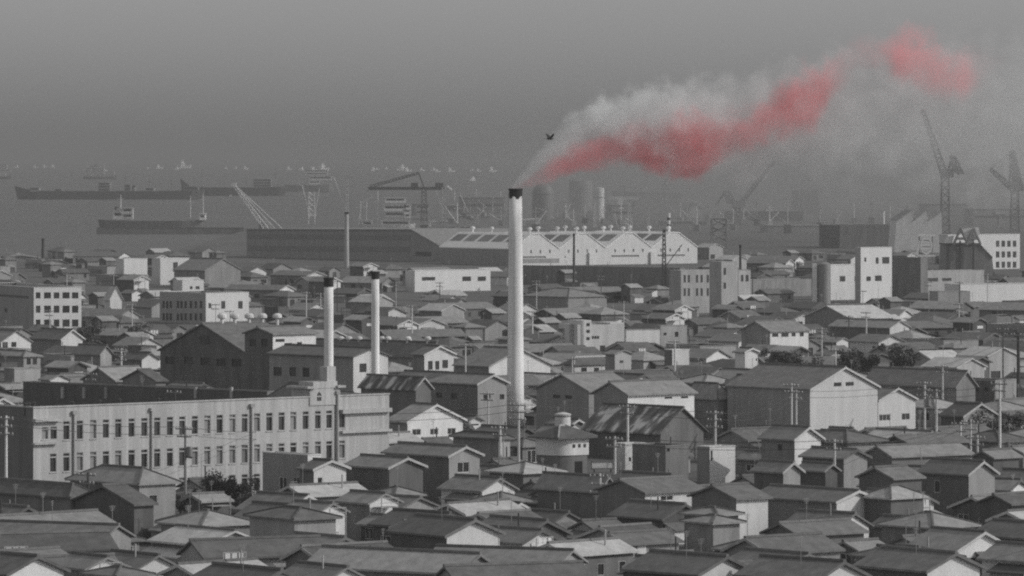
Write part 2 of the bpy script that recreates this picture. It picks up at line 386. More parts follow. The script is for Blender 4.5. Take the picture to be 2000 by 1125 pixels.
# ------------------------------------------------------------------ the three chimneys
def chimney(label, px, pyt, pyb, wt, wb, cap_px, rag=0.0, group=None, ladder=True):
    D = ground_D(pyb); s = F / D; c = at(px, pyb, D)
    ht = (pyb - pyt) / s; rt, rb = wt / s / 2, wb / s / 2; hc = cap_px / s
    t = thing('factory_chimney', label, 'chimney', (c.x, c.y, 0), 0, group)
    def r(z): return rb + (rt - rb) * z / ht
    mb = MB(); n = 40; zs = [0, 0.4, ht * 0.2, ht * 0.4, ht * 0.6, ht * 0.8, ht - hc]
    mb.lathe([(r(0), 0)] + [(r(z), z) for z in zs[2:]], n=n)
    mb.build('shaft', CH, t, smooth=True)
    cb = MB(); rnd = random.Random(3); rows = 8; vs = []; fs = []
    for i in range(rows + 1):
        for k in range(n):
            jag = rag * (0.5 + 0.5 * math.sin(k * 0.8 + 1) + 0.4 * rnd.random())
            z0 = ht - hc - (jag if i == 0 else 0); z = z0 + (ht - z0) * i / rows
            rr = r(z) + 0.035; a = 2 * math.pi * k / n; vs.append((rr * math.cos(a), rr * math.sin(a), z))
    for i in range(rows):
        for k in range(n): fs.append((i * n + k, i * n + (k + 1) % n, (i + 1) * n + (k + 1) % n, (i + 1) * n + k))
    cb.mesh(vs, fs)
    cb.lathe([(r(ht) + 0.035, ht), (r(ht) + 0.12, ht + 0.02), (r(ht) + 0.12, ht + 0.3), (r(ht) - 0.2, ht + 0.3), (r(ht) - 0.22, ht - 1.5)], n=n, cap=False)
    cb.build('soot_band', SO, t)
    if ladder:
        lb = MB(); rr = lambda z: r(z) + 0.22; th = R(140); ca, sa = math.cos(th), math.sin(th)
        for o_ in (-0.22, 0.22):
            lb.bar((rr(1) * ca - o_ * sa, rr(1) * sa + o_ * ca, 1), (rr(ht) * ca - o_ * sa, rr(ht) * sa + o_ * ca, ht - 0.3), 0.03)
        for i in range(int(ht / 0.8)):
            z = 1.2 + i * 0.8
            if z < ht - 0.4: lb.bar((rr(z) * ca + .22 * sa, rr(z) * sa - .22 * ca, z), (rr(z) * ca - .22 * sa, rr(z) * sa + .22 * ca, z), 0.02)
        lb.build('ladder', SM, t)
    FOOT.append([Vector((c.x + x, c.y + y)) for x, y in ((-2, -2), (2, -2), (2, 2), (-2, 2))])
    ZONES.append((px - wb / 2 - 3, pyt, px + wb / 2 + 3, pyb - 8, D))
    return t, c, ht
chA, cA, hA = chimney('tallest pale chimney with a ragged black top giving off pink smoke', 1007, 372, 841, 25, 34, 9, rag=0.5)
chB, cB, hB = chimney('shorter pale chimney with a wide black cap behind the school tower', 642, 546, 843, 18, 19, 14, rag=0.0)
chC, cC, hC = chimney('slim pale chimney with a black cap beside the white gable end', 733, 534, 846, 15, 17, 11, rag=0.0)

# ------------------------------------------------------------------ the concrete school in front
def school():
    a = R(42.5); he = 12.0
    D, O, dr, dl, L, Wl = solve(-40, 65, 760, 797, he, a)
    Wl = 11.0
    t = thing('concrete_school', 'long stained concrete school block with rows of tall narrow windows and a square tower', 'school building', (O.x, O.y, 0), a)
    ref = lambda r: px_rects([r], O, dr)[0]
    v1 = ref((177, 820, 187, 857)); v2 = ref((375, 873, 386, 909)); v3 = ref((375, 931, 386, 966))
    xs = [130, 156, 182, 207, 231, 257, 282, 307, 332, 356, 380.6, 405, 429, 454, 478, 502, 526, 550, 573, 597, 621, 643, 668]
    def U(px): return px_rects([(px - .01, 800, px + .01, 810)], O, dr)[0][0]
    ww = 1.02; ops = []
    for i, x in enumerate(xs):
        u = U(x)
        for v in (v1, v2, v3):
            if v is v3 and not (130 < x < 600): continue
            ops.append((u - ww / 2, v[1], ww, v[3]))
    for x in (88, 105): ops.append((U(x) - 0.5, v1[1] + 0.15, 1.0, v1[3] - 0.75))
    ops.append((U(104) - ww / 2, v2[1], ww, v2[3]))
    mb = MB()
    panel(mb, (0, 0, 0), (1, 0, 0), (0, -1, 0), L, he, ops, depth=0.3)
    panel(mb, (0, 0, 0), (0, 1, 0), (-1, 0, 0), Wl, he, [], mi=1)  # same concrete, sunless end: its shade is painted in with a darker material
    panel(mb, (0, Wl, 0), (1, 0, 0), (0, 1, 0), L, he - 0.9, [])
    panel(mb, (L, 0, 0), (0, 1, 0), (1, 0, 0), Wl, he, [])
    mb.box(0.01, L - 0.01, 0.3, 0.5, he - 1.0, he - 0.003)          # inner face of the parapet
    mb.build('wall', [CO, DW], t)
    windows(t, (0, 0, 0), (1, 0, 0), (0, -1, 0), ops, 'school', depth=0.3, fm=LG)
    r = MB(); r.box(0.1, L - 0.1, 0.5, Wl - 0.05, he - 1.4, he - 0.95); ro = r.build('roof', RM, t)
    vb = MB()
    c = MB(); c.box(-0.1, L + 0.1, -0.12, 0.42, he + 0.003, he + 0.16); c.box(-0.1, 0.42, 0.42, Wl, he + 0.003, he + 0.16); c.build('coping', CO, t)
    for i, x in enumerate((28, 75, 87, 135, 190, 232, 280)):       # small roof vents along the parapet
        v = MB(); u = U(max(x, 66)) + i * 0.6; v.lathe([(0.16, he - 0.95), (0.16, he + 0.35), (0.3, he + 0.4), (0.05, he + 0.6)], (u, 1.6 + (i % 3)), 8); v.build('roof_vent', SD, ro)
    # hoods and ledges at both ends
    for (xa, xb, yy, hh, d) in ((66, 115, 820, 0.35, 0.7), (66, 110, 866, 0.22, 0.55), (664, 760, 803, 0.5, 0.6), (664, 761, 843, 0.3, 0.55)):
        ua, ub = U(xa), U(xb); vv = px_rects([(xa, yy - 1, xa + .1, yy + 1)], O, dr)[0][1]
        l = MB(); l.box(ua - (0.3 if xa < 70 else 0), min(ub, L + .2), -d, -0.004, vv - hh / 2, vv + hh / 2); l.build('ledge', CO, t)
    for x in (143, 295, 490, 657):                                   # drain pipes
        p = MB(); u = U(x); p.bar((u, -0.17, 0.1), (u, -0.17, v1[1] + v1[3] + 0.75 + (1.2 if x > 650 else 0)), 0.12 if x < 650 else 0.2, 8); p.box(u - .3, u + .3, -.4, -.004, v1[1] + v1[3] + .75 + (1.2 if x > 650 else 0), v1[1] + v1[3] + 1.15 + (1.2 if x > 650 else 0)); p.build('drain_pipe', LG, t)
    # tower
    def zz(px, py): return px_rects([(px, py, px + .1, py + 1)], O, dr)[0][1] + 0.06
    u0, u1 = U(604), U(663); z1 = zz(630, 758)
    tb = MB(); arch = (U(617.5), zz(621, 783), U(626.5) - U(617.5), 1.12)
    panel(tb, (u0, -0.13, 0), (1, 0, 0), (0, -1, 0), u1 - u0, z1, [(arch[0] - u0, arch[1], arch[2], arch[3])], depth=0.12, v0=he - 1.0)
    tb.box(u0, u1, 3.2, 3.4, he - .9, z1); tb.box(u0, u0 + .2, -0.129, 3.2, he - 1.0, z1); tb.box(u1 - .2, u1, -0.129, 3.2, he - 1.0, z1)
    tb.box(u0 + .2, u1 - .2, .5, 3.2, he - .94, he - .9); tb.box(u0 + .2, u1 - .2, .05, 3.2, z1 - .3, z1 - .004)
    xu0, xu1 = U(610), U(657); z2 = zz(630, 745)
    tb.box(xu0, xu1, -0.2, 2.6, z1, z2)
    xp0, xp1 = U(639), U(656); z3 = zz(648, 716)
    tb.box(xp0, xp1, 0.0, 1.4, z2, z3)
    to = tb.build('tower', CO, t)
    lg = MB()
    for q0, q1 in ((u0 - 0.75, xu0 + .2), (xu1 - .2, u1 + 0.55)): lg.box(q0, q1, -0.6, 3.5, z1 + 0.003, z1 + 0.28)
    lg.build('ledge', CO, to)
    ab = MB(); pts = [(arch[0], arch[1]), (arch[0] + arch[2], arch[1]), (arch[0] + arch[2], arch[1] + .7), (arch[0] + arch[2] * .85, arch[1] + .94), (arch[0] + arch[2] / 2, arch[1] + 1.11), (arch[0] + arch[2] * .15, arch[1] + .94), (arch[0], arch[1] + .7)]
    ab.prism(pts, 'y', -0.04, -0.01); ab.build('window', GL, to)
    sp = MB()                                                        # spandrels turn the opening into an arch
    for sx in (0, 1):
        X = lambda f: arch[0] + arch[2] * (f if sx == 0 else 1 - f)
        sp.prism([(X(0), arch[1] + 1.12), (X(0), arch[1] + .68), (X(.13), arch[1] + .93), (X(.5), arch[1] + 1.118)], 'y', -0.127, -0.05)
    sp.build('arch', CO, to)
    occupy(O, a, L, Wl, 0.5)
    ZONES.append((0, 745, 762, 925, D + 5)); ZONES.append((600, 716, 662, 800, D)); ZONES.append((345, 925, 508, 966, D))
    NAMED.append(('concrete_school', '', O, D, FOOT[-1]))
school()

# ------------------------------------------------------------------ the big shed on the waterfront
def big_shed():
    a = R(35); he = 6.2
    D, O, dr, dl, Wr, Wl = solve(858, 1000, 1362, 487, he, a)
    t = thing('factory_shed', 'white waterfront factory shed with four gables in a row and skylights along its roof', 'factory', (O.x, O.y, 0), a)
    n = 4; bay = Wr / n; rise = 5.6
    ops = []
    for i in range(n):
        for k in (0.2, 0.4, 0.6, 0.8): ops.append((bay * i + bay * k - 0.4, he - 0.7 - 0.9, 0.8, 1.2))
        ops.append((bay * i + bay * 0.12, he - 3.4, bay * (0.6 if i != 1 else 0.02), 0.7))
    mb = MB()
    panel(mb, (0, 0, 0), (1, 0, 0), (0, -1, 0), Wr, he, ops, depth=0.3)
    panel(mb, (0, 0, 0), (0, 1, 0), (-1, 0, 0), Wl, he, [], mi=1)  # face turned from the sun: its shade is put into the grey colour
    panel(mb, (0, Wl, 0), (1, 0, 0), (0, 1, 0), Wr, he, []); panel(mb, (Wr, 0, 0), (0, 1, 0), (1, 0, 0), Wl, he, [])
    for i in range(n):
        x0 = bay * i; fl = 0.09
        for y in (0, Wl): mb.face([(x0, y, he), (x0 + bay, y, he), (x0 + bay * (.5 + fl), y, he + rise), (x0 + bay * (.5 - fl), y, he + rise)])
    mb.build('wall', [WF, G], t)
    windows(t, (0, 0, 0), (1, 0, 0), (0, -1, 0), ops, 'plain', depth=0.3, gm=SM)
    for i in range(n):
        rb = MB(); x0 = bay * i; fl = 0.09
        P = [(x0 + .003, he + .01), (x0 + bay * (.5 - fl), he + rise + .01), (x0 + bay * (.5 + fl), he + rise + .01), (x0 + bay - .003, he + .01)]
        poly = P + [(x, z + 0.25) for x, z in P[::-1]]
        rb.prism(poly, 'y', -0.3, Wl + 0.3); ro = rb.build('roof', RS, t)
        for j in range(5):                                            # skylights on the slope facing the town
            sk = MB(); y0 = Wl * (0.06 + j * 0.19); y1 = y0 + Wl * 0.15
            f0, f1 = 0.42, 0.86; k = rise / (bay * (.5 - fl))
            for side in (0, 1):
                xx = [bay * (.5 - fl) * f for f in (f0, f1)]
                pts = [(x0 + x if side == 0 else x0 + bay - x, he + x * k + 0.262) for x in xx]
                pts += [(p[0], p[1] + 0.05) for p in pts[::-1]]
                sk.prism(pts, 'y', y0, y1)
            sk.build('skylight', SM, ro)
        for j in range(4):                                            # round ventilators on the ridge
            v = MB(); y = Wl * (0.08 + 0.26 * j); zc = he + rise + 0.3
            v.lathe([(0.35, zc), (0.35, zc + 1.0), (0.85, zc + 1.25), (0.95, zc + 1.75), (0.6, zc + 2.1), (0.05, zc + 2.25)], (x0 + bay / 2, y), 10)
            v.build('ventilator', ST, ro)
    db = MB(); db.box(0.5, bay * 1.0, -0.12, -0.004, 1.0, 2.6); db.build('sliding_door', SM, t)
    for k in (1.62, 2.95):
        dk = MB(); dk.box(bay * k, bay * k + 3.0, -0.9, -0.004, 0, he - 1.6); dk.build('buttress', W, t)
    occupy(O, a, Wr, Wl); NAMED.append(('factory_shed', '', O, D, FOOT[-1])); ZONES.append((858, 440, 1362, 520, D))
    # the long dark shed beyond its left end
    D2 = 2175.0; a2 = R(35)
    D2, O2, dr2, dl2, _, L2 = solve(482, 868, 900, 487, 5.5, a2, D2)
    t2 = thing('long_shed', 'long grey waterfront shed with two dark window bands under a dark ridge', 'factory', (O2.x, O2.y, 0), a2)
    zt = H - (449 - YH) * (O2 + dl2 * L2).y / F; zn = H - (486 - YH) * D2 / F; ub = px_rects([(804, 450, 805, 455)], O2, dl2)[0]; zu = ub[1] + ub[3]
    poly = [(0, 0), (L2, 0), (L2, zt), (ub[0], zu), (0, zn)]
    m2 = MB(); m2.prism(poly, 'x', 0, 46); m2.build('wall', G, t2)
    r2 = MB(); e = 0.25
    r2.prism([(-0.5, zn - .2), (ub[0], zu + .01), (L2 + .5, zt + .01), (L2 + .5, zt + .5), (ub[0] - .1, zu + .5), (-0.5, zn + .25)], 'x', -0.6, 46.5); r2.build('roof', RM, t2)
    for (ya, yb) in ((458, 468), (481, 491)):
        A = px_rects([(484, ya - 1, 485, yb - 2)], O2, dl2)[0]; B = px_rects([(800, ya + 1, 801, yb + 1)], O2, dl2)[0]
        wb = MB(); wb.prism([(B[0], B[1]), (A[0], A[1]), (A[0], A[1] + A[3]), (B[0], B[1] + B[3])], 'x', -0.12, -0.004); wb.build('window_band', SM, t2)
    A = px_rects([(812, 492, 842, 500)], O2, dl2)[0]
    wb = MB(); wb.box(-0.12, -0.004, A[0], A[0] + A[2], A[1], A[1] + A[3]); wb.build('window', SD, t2)
    occupy(O2, a2, 46, L2); NAMED.append(('long_shed', '', O2, D2, FOOT[-1])); ZONES.append((480, 448, 870, 505, D2))
big_shed()

# ------------------------------------------------------------------ the smog lying over the shipyard
def smog():
    x0, x1, y0, y1, z1 = -95.0, 640.0, 2420.0, 4200.0, 84.0
    mb = MB(); mb.box(x0, x1, y0, y1, -1.0, z1); o = mb.build('smog', []); tag(o, 'grey smog lying over the shipyard behind the sheds', None, None, 'stuff')
    m = bpy.data.materials.new('smog_air'); m.use_nodes = True; n = m.node_tree.nodes; L = m.node_tree.links; n.clear()
    out = n.new('ShaderNodeOutputMaterial'); pv = n.new('ShaderNodeVolumePrincipled'); L.new(pv.outputs[0], out.inputs['Volume'])
    pv.inputs['Color'].default_value = (.44, .44, .44, 1); pv.inputs['Anisotropy'].default_value = .15
    tc = n.new('ShaderNodeTexCoord'); sp = n.new('ShaderNodeSeparateXYZ'); L.new(tc.outputs['Object'], sp.inputs[0])
    def ramp(src, a, b):
        r = n.new('ShaderNodeMapRange'); r.interpolation_type = 'SMOOTHSTEP'; r.inputs['From Min'].default_value = a; r.inputs['From Max'].default_value = b; L.new(src, r.inputs['Value']); return r.outputs[0]
    def mul(p, q):
        k = n.new('ShaderNodeMath'); k.operation = 'MULTIPLY'; L.new(p, k.inputs[0])
        if isinstance(q, float): k.inputs[1].default_value = q
        else: L.new(q, k.inputs[1])
        return k.outputs[0]
    nz = n.new('ShaderNodeTexNoise'); nz.inputs['Scale'].default_value = .012; nz.inputs['Detail'].default_value = 3; L.new(tc.outputs['Object'], nz.inputs['Vector'])
    d = mul(mul(ramp(sp.outputs[0], x0, 160.0), ramp(sp.outputs[2], z1, 20.0)), mul(ramp(sp.outputs[1], y0, y0 + 300), ramp(nz.outputs['Fac'], .25, .6)))
    L.new(mul(d, 1.25e-3), pv.inputs['Density']); o.data.materials.append(m)
smog()
# ------------------------------------------------------------------ buildings one can single out, from the front of the town to the back
HN = 'wooden_house'
def h(label, *a, **k): return house(k.pop('name', HN), label, k.pop('cat', 'house'), *a, **k)
# front row
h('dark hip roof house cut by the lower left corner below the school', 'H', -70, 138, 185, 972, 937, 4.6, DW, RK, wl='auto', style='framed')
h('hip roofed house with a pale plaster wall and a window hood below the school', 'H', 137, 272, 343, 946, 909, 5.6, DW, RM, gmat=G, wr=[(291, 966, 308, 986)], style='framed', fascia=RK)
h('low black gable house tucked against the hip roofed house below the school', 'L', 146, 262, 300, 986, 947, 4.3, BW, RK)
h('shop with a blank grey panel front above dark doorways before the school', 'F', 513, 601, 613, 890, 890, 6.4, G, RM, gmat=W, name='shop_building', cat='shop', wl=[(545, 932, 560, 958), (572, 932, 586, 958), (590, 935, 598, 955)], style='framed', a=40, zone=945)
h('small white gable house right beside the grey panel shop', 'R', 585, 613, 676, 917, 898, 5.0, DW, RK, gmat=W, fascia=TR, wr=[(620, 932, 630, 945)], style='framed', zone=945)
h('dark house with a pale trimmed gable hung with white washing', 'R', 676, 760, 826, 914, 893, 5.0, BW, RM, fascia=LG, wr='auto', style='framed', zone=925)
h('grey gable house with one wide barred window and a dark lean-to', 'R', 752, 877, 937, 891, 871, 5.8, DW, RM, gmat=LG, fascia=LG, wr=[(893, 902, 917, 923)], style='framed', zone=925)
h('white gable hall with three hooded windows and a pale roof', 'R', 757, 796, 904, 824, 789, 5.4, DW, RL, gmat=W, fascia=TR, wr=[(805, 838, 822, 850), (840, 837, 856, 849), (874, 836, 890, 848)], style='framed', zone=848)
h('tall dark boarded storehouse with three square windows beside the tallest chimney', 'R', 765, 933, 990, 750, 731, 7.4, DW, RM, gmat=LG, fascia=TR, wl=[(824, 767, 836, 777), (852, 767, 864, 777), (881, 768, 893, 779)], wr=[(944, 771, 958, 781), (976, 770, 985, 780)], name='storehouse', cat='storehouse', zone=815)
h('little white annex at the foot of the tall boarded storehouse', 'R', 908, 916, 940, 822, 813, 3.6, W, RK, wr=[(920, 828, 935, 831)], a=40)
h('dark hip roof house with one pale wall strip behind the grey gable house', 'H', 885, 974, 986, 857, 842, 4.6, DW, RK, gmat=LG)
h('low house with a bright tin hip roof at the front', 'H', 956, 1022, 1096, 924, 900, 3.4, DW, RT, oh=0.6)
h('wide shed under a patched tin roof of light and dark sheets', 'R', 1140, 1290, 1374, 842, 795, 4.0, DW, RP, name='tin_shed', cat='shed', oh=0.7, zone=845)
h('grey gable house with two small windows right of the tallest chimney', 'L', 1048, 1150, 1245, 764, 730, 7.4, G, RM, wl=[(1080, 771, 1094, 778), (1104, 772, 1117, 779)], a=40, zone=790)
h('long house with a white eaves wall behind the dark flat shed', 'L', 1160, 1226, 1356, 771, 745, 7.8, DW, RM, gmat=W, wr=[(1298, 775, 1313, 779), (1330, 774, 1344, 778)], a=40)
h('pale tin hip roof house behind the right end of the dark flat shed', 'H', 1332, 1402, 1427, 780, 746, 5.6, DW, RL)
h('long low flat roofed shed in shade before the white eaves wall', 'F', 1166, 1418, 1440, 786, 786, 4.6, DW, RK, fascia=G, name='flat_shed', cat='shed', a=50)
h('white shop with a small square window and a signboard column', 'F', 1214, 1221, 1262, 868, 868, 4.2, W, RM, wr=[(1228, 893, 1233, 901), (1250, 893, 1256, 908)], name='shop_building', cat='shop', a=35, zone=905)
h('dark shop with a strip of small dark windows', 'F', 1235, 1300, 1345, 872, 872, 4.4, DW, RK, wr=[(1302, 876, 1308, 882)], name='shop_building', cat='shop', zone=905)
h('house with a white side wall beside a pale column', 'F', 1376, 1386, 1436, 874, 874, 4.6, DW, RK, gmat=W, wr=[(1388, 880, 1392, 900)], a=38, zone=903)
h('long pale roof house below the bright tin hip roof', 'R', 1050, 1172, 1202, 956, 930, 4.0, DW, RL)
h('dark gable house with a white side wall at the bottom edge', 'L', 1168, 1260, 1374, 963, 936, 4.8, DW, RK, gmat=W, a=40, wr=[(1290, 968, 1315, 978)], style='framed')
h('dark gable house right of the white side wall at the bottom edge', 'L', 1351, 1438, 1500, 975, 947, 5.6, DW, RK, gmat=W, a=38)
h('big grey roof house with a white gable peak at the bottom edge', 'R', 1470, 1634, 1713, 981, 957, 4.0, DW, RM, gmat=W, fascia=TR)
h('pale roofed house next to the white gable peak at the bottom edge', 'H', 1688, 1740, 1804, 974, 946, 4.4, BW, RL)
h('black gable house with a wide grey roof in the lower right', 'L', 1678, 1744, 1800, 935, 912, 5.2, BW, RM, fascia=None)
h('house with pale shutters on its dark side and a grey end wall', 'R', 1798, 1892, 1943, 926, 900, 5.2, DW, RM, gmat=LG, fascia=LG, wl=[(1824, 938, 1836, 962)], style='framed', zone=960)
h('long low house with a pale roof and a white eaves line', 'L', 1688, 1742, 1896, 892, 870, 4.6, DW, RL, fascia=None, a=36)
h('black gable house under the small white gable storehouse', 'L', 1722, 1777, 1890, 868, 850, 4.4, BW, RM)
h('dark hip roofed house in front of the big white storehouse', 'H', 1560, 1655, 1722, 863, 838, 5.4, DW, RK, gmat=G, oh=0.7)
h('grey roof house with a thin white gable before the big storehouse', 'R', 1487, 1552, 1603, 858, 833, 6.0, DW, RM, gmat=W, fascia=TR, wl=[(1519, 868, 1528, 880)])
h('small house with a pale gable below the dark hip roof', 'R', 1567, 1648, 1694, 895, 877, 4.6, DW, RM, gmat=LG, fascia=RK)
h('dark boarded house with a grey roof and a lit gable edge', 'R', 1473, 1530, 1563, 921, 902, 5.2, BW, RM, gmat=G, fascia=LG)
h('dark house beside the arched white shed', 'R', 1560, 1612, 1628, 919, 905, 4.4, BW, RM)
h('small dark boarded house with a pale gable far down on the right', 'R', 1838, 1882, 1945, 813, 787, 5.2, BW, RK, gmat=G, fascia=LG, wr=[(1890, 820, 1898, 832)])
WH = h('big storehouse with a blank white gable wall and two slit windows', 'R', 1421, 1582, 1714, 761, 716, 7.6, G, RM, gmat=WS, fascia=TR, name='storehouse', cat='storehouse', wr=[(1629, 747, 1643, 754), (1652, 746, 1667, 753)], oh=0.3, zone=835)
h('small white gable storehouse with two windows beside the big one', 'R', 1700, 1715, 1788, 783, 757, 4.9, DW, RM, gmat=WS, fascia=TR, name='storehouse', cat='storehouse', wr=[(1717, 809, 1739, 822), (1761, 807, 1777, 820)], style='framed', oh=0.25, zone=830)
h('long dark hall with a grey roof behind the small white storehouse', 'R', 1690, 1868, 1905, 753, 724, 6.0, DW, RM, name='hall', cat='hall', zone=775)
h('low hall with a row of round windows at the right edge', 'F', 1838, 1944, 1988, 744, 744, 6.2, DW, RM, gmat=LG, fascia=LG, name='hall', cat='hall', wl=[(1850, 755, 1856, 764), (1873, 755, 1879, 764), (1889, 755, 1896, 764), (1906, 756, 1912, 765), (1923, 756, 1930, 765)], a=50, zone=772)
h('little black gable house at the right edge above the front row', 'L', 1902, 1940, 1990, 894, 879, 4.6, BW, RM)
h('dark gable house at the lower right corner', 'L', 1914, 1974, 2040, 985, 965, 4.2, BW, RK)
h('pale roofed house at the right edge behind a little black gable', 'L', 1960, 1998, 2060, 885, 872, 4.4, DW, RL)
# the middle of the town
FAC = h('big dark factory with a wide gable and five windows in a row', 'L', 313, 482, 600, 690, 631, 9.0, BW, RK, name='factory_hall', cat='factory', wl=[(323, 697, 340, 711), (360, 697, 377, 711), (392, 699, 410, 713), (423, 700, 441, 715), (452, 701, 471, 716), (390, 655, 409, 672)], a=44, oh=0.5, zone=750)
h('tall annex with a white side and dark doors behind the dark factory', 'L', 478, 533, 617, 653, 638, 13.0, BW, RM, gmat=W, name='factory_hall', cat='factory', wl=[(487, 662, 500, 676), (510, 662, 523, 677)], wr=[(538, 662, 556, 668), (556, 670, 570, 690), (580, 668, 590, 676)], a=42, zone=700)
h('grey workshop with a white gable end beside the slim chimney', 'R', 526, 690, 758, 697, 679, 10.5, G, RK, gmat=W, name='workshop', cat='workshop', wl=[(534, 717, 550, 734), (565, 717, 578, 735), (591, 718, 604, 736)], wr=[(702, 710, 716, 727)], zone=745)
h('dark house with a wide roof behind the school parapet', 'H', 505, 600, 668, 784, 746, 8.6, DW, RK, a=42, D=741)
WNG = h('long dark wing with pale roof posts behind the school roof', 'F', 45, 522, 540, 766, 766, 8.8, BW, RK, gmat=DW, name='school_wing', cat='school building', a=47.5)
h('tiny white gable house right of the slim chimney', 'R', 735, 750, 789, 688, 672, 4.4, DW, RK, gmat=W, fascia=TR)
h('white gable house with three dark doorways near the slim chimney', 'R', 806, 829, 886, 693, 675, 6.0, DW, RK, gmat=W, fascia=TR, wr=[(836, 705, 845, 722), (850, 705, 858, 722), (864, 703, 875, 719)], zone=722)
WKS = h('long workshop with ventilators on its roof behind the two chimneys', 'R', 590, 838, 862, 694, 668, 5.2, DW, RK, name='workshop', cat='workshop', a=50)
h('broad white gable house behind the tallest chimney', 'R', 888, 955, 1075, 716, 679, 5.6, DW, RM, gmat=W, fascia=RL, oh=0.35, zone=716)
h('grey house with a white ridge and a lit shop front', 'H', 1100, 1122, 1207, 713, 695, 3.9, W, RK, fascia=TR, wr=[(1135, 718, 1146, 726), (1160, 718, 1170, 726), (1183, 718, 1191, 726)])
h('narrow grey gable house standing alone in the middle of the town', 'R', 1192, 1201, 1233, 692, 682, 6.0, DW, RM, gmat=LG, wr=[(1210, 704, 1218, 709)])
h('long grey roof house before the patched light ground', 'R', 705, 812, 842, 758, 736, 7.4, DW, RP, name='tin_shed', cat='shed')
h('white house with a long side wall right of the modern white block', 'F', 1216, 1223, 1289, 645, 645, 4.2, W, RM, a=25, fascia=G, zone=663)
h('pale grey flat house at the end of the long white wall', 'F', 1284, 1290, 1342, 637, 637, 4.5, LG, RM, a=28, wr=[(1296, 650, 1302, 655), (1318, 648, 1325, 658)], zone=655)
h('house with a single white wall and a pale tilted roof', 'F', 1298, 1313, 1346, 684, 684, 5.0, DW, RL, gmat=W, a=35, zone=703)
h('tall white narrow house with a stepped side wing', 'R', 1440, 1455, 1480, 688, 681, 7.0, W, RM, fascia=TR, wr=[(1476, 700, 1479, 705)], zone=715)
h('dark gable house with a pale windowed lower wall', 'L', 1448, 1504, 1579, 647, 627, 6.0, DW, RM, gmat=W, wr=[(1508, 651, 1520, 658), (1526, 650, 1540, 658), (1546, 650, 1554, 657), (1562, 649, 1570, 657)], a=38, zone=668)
h('hall with one big bright tin roof slope', 'L', 1572, 1660, 1745, 622, 596, 5.0, DW, RT, name='hall', cat='hall', a=34, zone=622)
h('low dark hall with a white gable end under the bright tin roof', 'R', 1622, 1738, 1776, 640, 625, 4.6, DW, RL, gmat=W, name='hall', cat='hall', zone=642)
h('hip roofed house with a white end gable near the left edge', 'R', 62, 120, 161, 662, 643, 4.6, DW, RM, gmat=W, fascia=TR)
h('white house with a sweeping gable at the left edge', 'R', -40, 2, 60, 668, 645, 4.4, DW, RM, gmat=W, wr=[(5, 668, 15, 682), (22, 668, 32, 678)])
h('house with a pale hip roof at the left edge behind a white wall', 'H', -60, 46, 79, 696, 682, 5.0, DW, RL, gmat=G, wr=[(52, 700, 60, 712), (64, 700, 72, 712)])
h('small flat house with a blank pale wall at the left edge', 'F', 8, 28, 79, 721, 721, 6.0, DW, RM, gmat=LG, a=38)
h('grey roof house with a pale gable left of the dark factory', 'R', 145, 196, 218, 690, 674, 4.4, DW, RM, gmat=LG)
h('low house with a bright white gable left of the dark factory', 'R', 240, 277, 308, 702, 688, 4.4, DW, RK, gmat=W)
h('tiny white gable behind the dark school wing', 'R', 84, 98, 134, 742, 730, 4.4, DW, RM, gmat=W)
h('dark gable house behind the middle of the dark school wing', 'L', 162, 226, 300, 744, 717, 5.0, DW, RL)
h('dark gable house touching the left side of the dark factory', 'L', 240, 304, 322, 744, 721, 6.0, DW, RK)
# the back of the town
h('modern white office block with a grid of square windows', 'F', -60, 66, 159, 562, 562, 11.0, G, RM, gmat=W, name='office_block', cat='office block', a=24, zone=636,
  wr=[(x0, y0, x1, y1) for (y0, y1) in ((571, 583), (597, 611), (624, 638)) for (x0, x1) in ((70, 79), (86, 99.5), (105, 116), (122, 136), (140.5, 153))], wl=[(-40, 575, 57, 580), (9, 602, 15, 610), (-30, 602, -22, 610)])
h('pale flat factory front with two bright wall panels on the far left', 'F', 238, 242, 288, 506, 506, 7.4, W, RM, name='factory_hall', cat='factory', a=36, depthL=5, zone=528)
h('bright white factory front with a tall door on the far left', 'F', 309, 313, 369, 505, 505, 8.4, W, RM, name='factory_hall', cat='factory', a=36, depthL=5, wr=[(338, 512, 347, 531)], zone=530)
h('dark roofed factory right of the bright factory front', 'R', 340, 400, 470, 528, 505, 5.5, DW, RM, name='factory_hall', cat='factory')
h('white cube house with two small windows beyond the dark factory', 'F', 352, 356, 398, 548, 548, 5.2, W, RM, a=36, depthL=5, wr=[(371, 559, 376, 565), (382, 559, 390, 565)])
h('long two storey school block with small windows and a lit end wall', 'F', 312, 402, 486, 573, 573, 7.6, LG, RM, gmat=W, name='office_block', cat='office block', a=40, wl=[(x, y, x + 5, y + 14) for y in (588, 612) for x in (317, 324, 331, 345, 352, 360, 370, 380, 390)], wr=[(407, 592, 413, 602), (432, 588, 440, 603), (465, 588, 474, 603)], zone=630)
h('white gable with a bright roof slope near the grid windowed office', 'R', 204, 215, 238, 582, 558, 4.0, W, RT, a=30)
h('white two window block behind the slim chimney', 'F', 806, 810, 958, 529, 529, 6.4, W, RM, name='office_block', cat='office block', a=36, depthL=5, wr=[(903, 540, 920, 549), (933, 540, 949, 549), (824, 541, 850, 548)], zone=560)
h('grey concrete office with tall narrow windows and a stair tower', 'F', 1322, 1330, 1409, 529, 529, 11.2, LG, RM, name='office_block', cat='office block', a=36, depthL=5, wr=[(x, y, x + 4.5, y + 15) for y in (537, 563) for x in (1335, 1343, 1359, 1368, 1380, 1391)], zone=575)
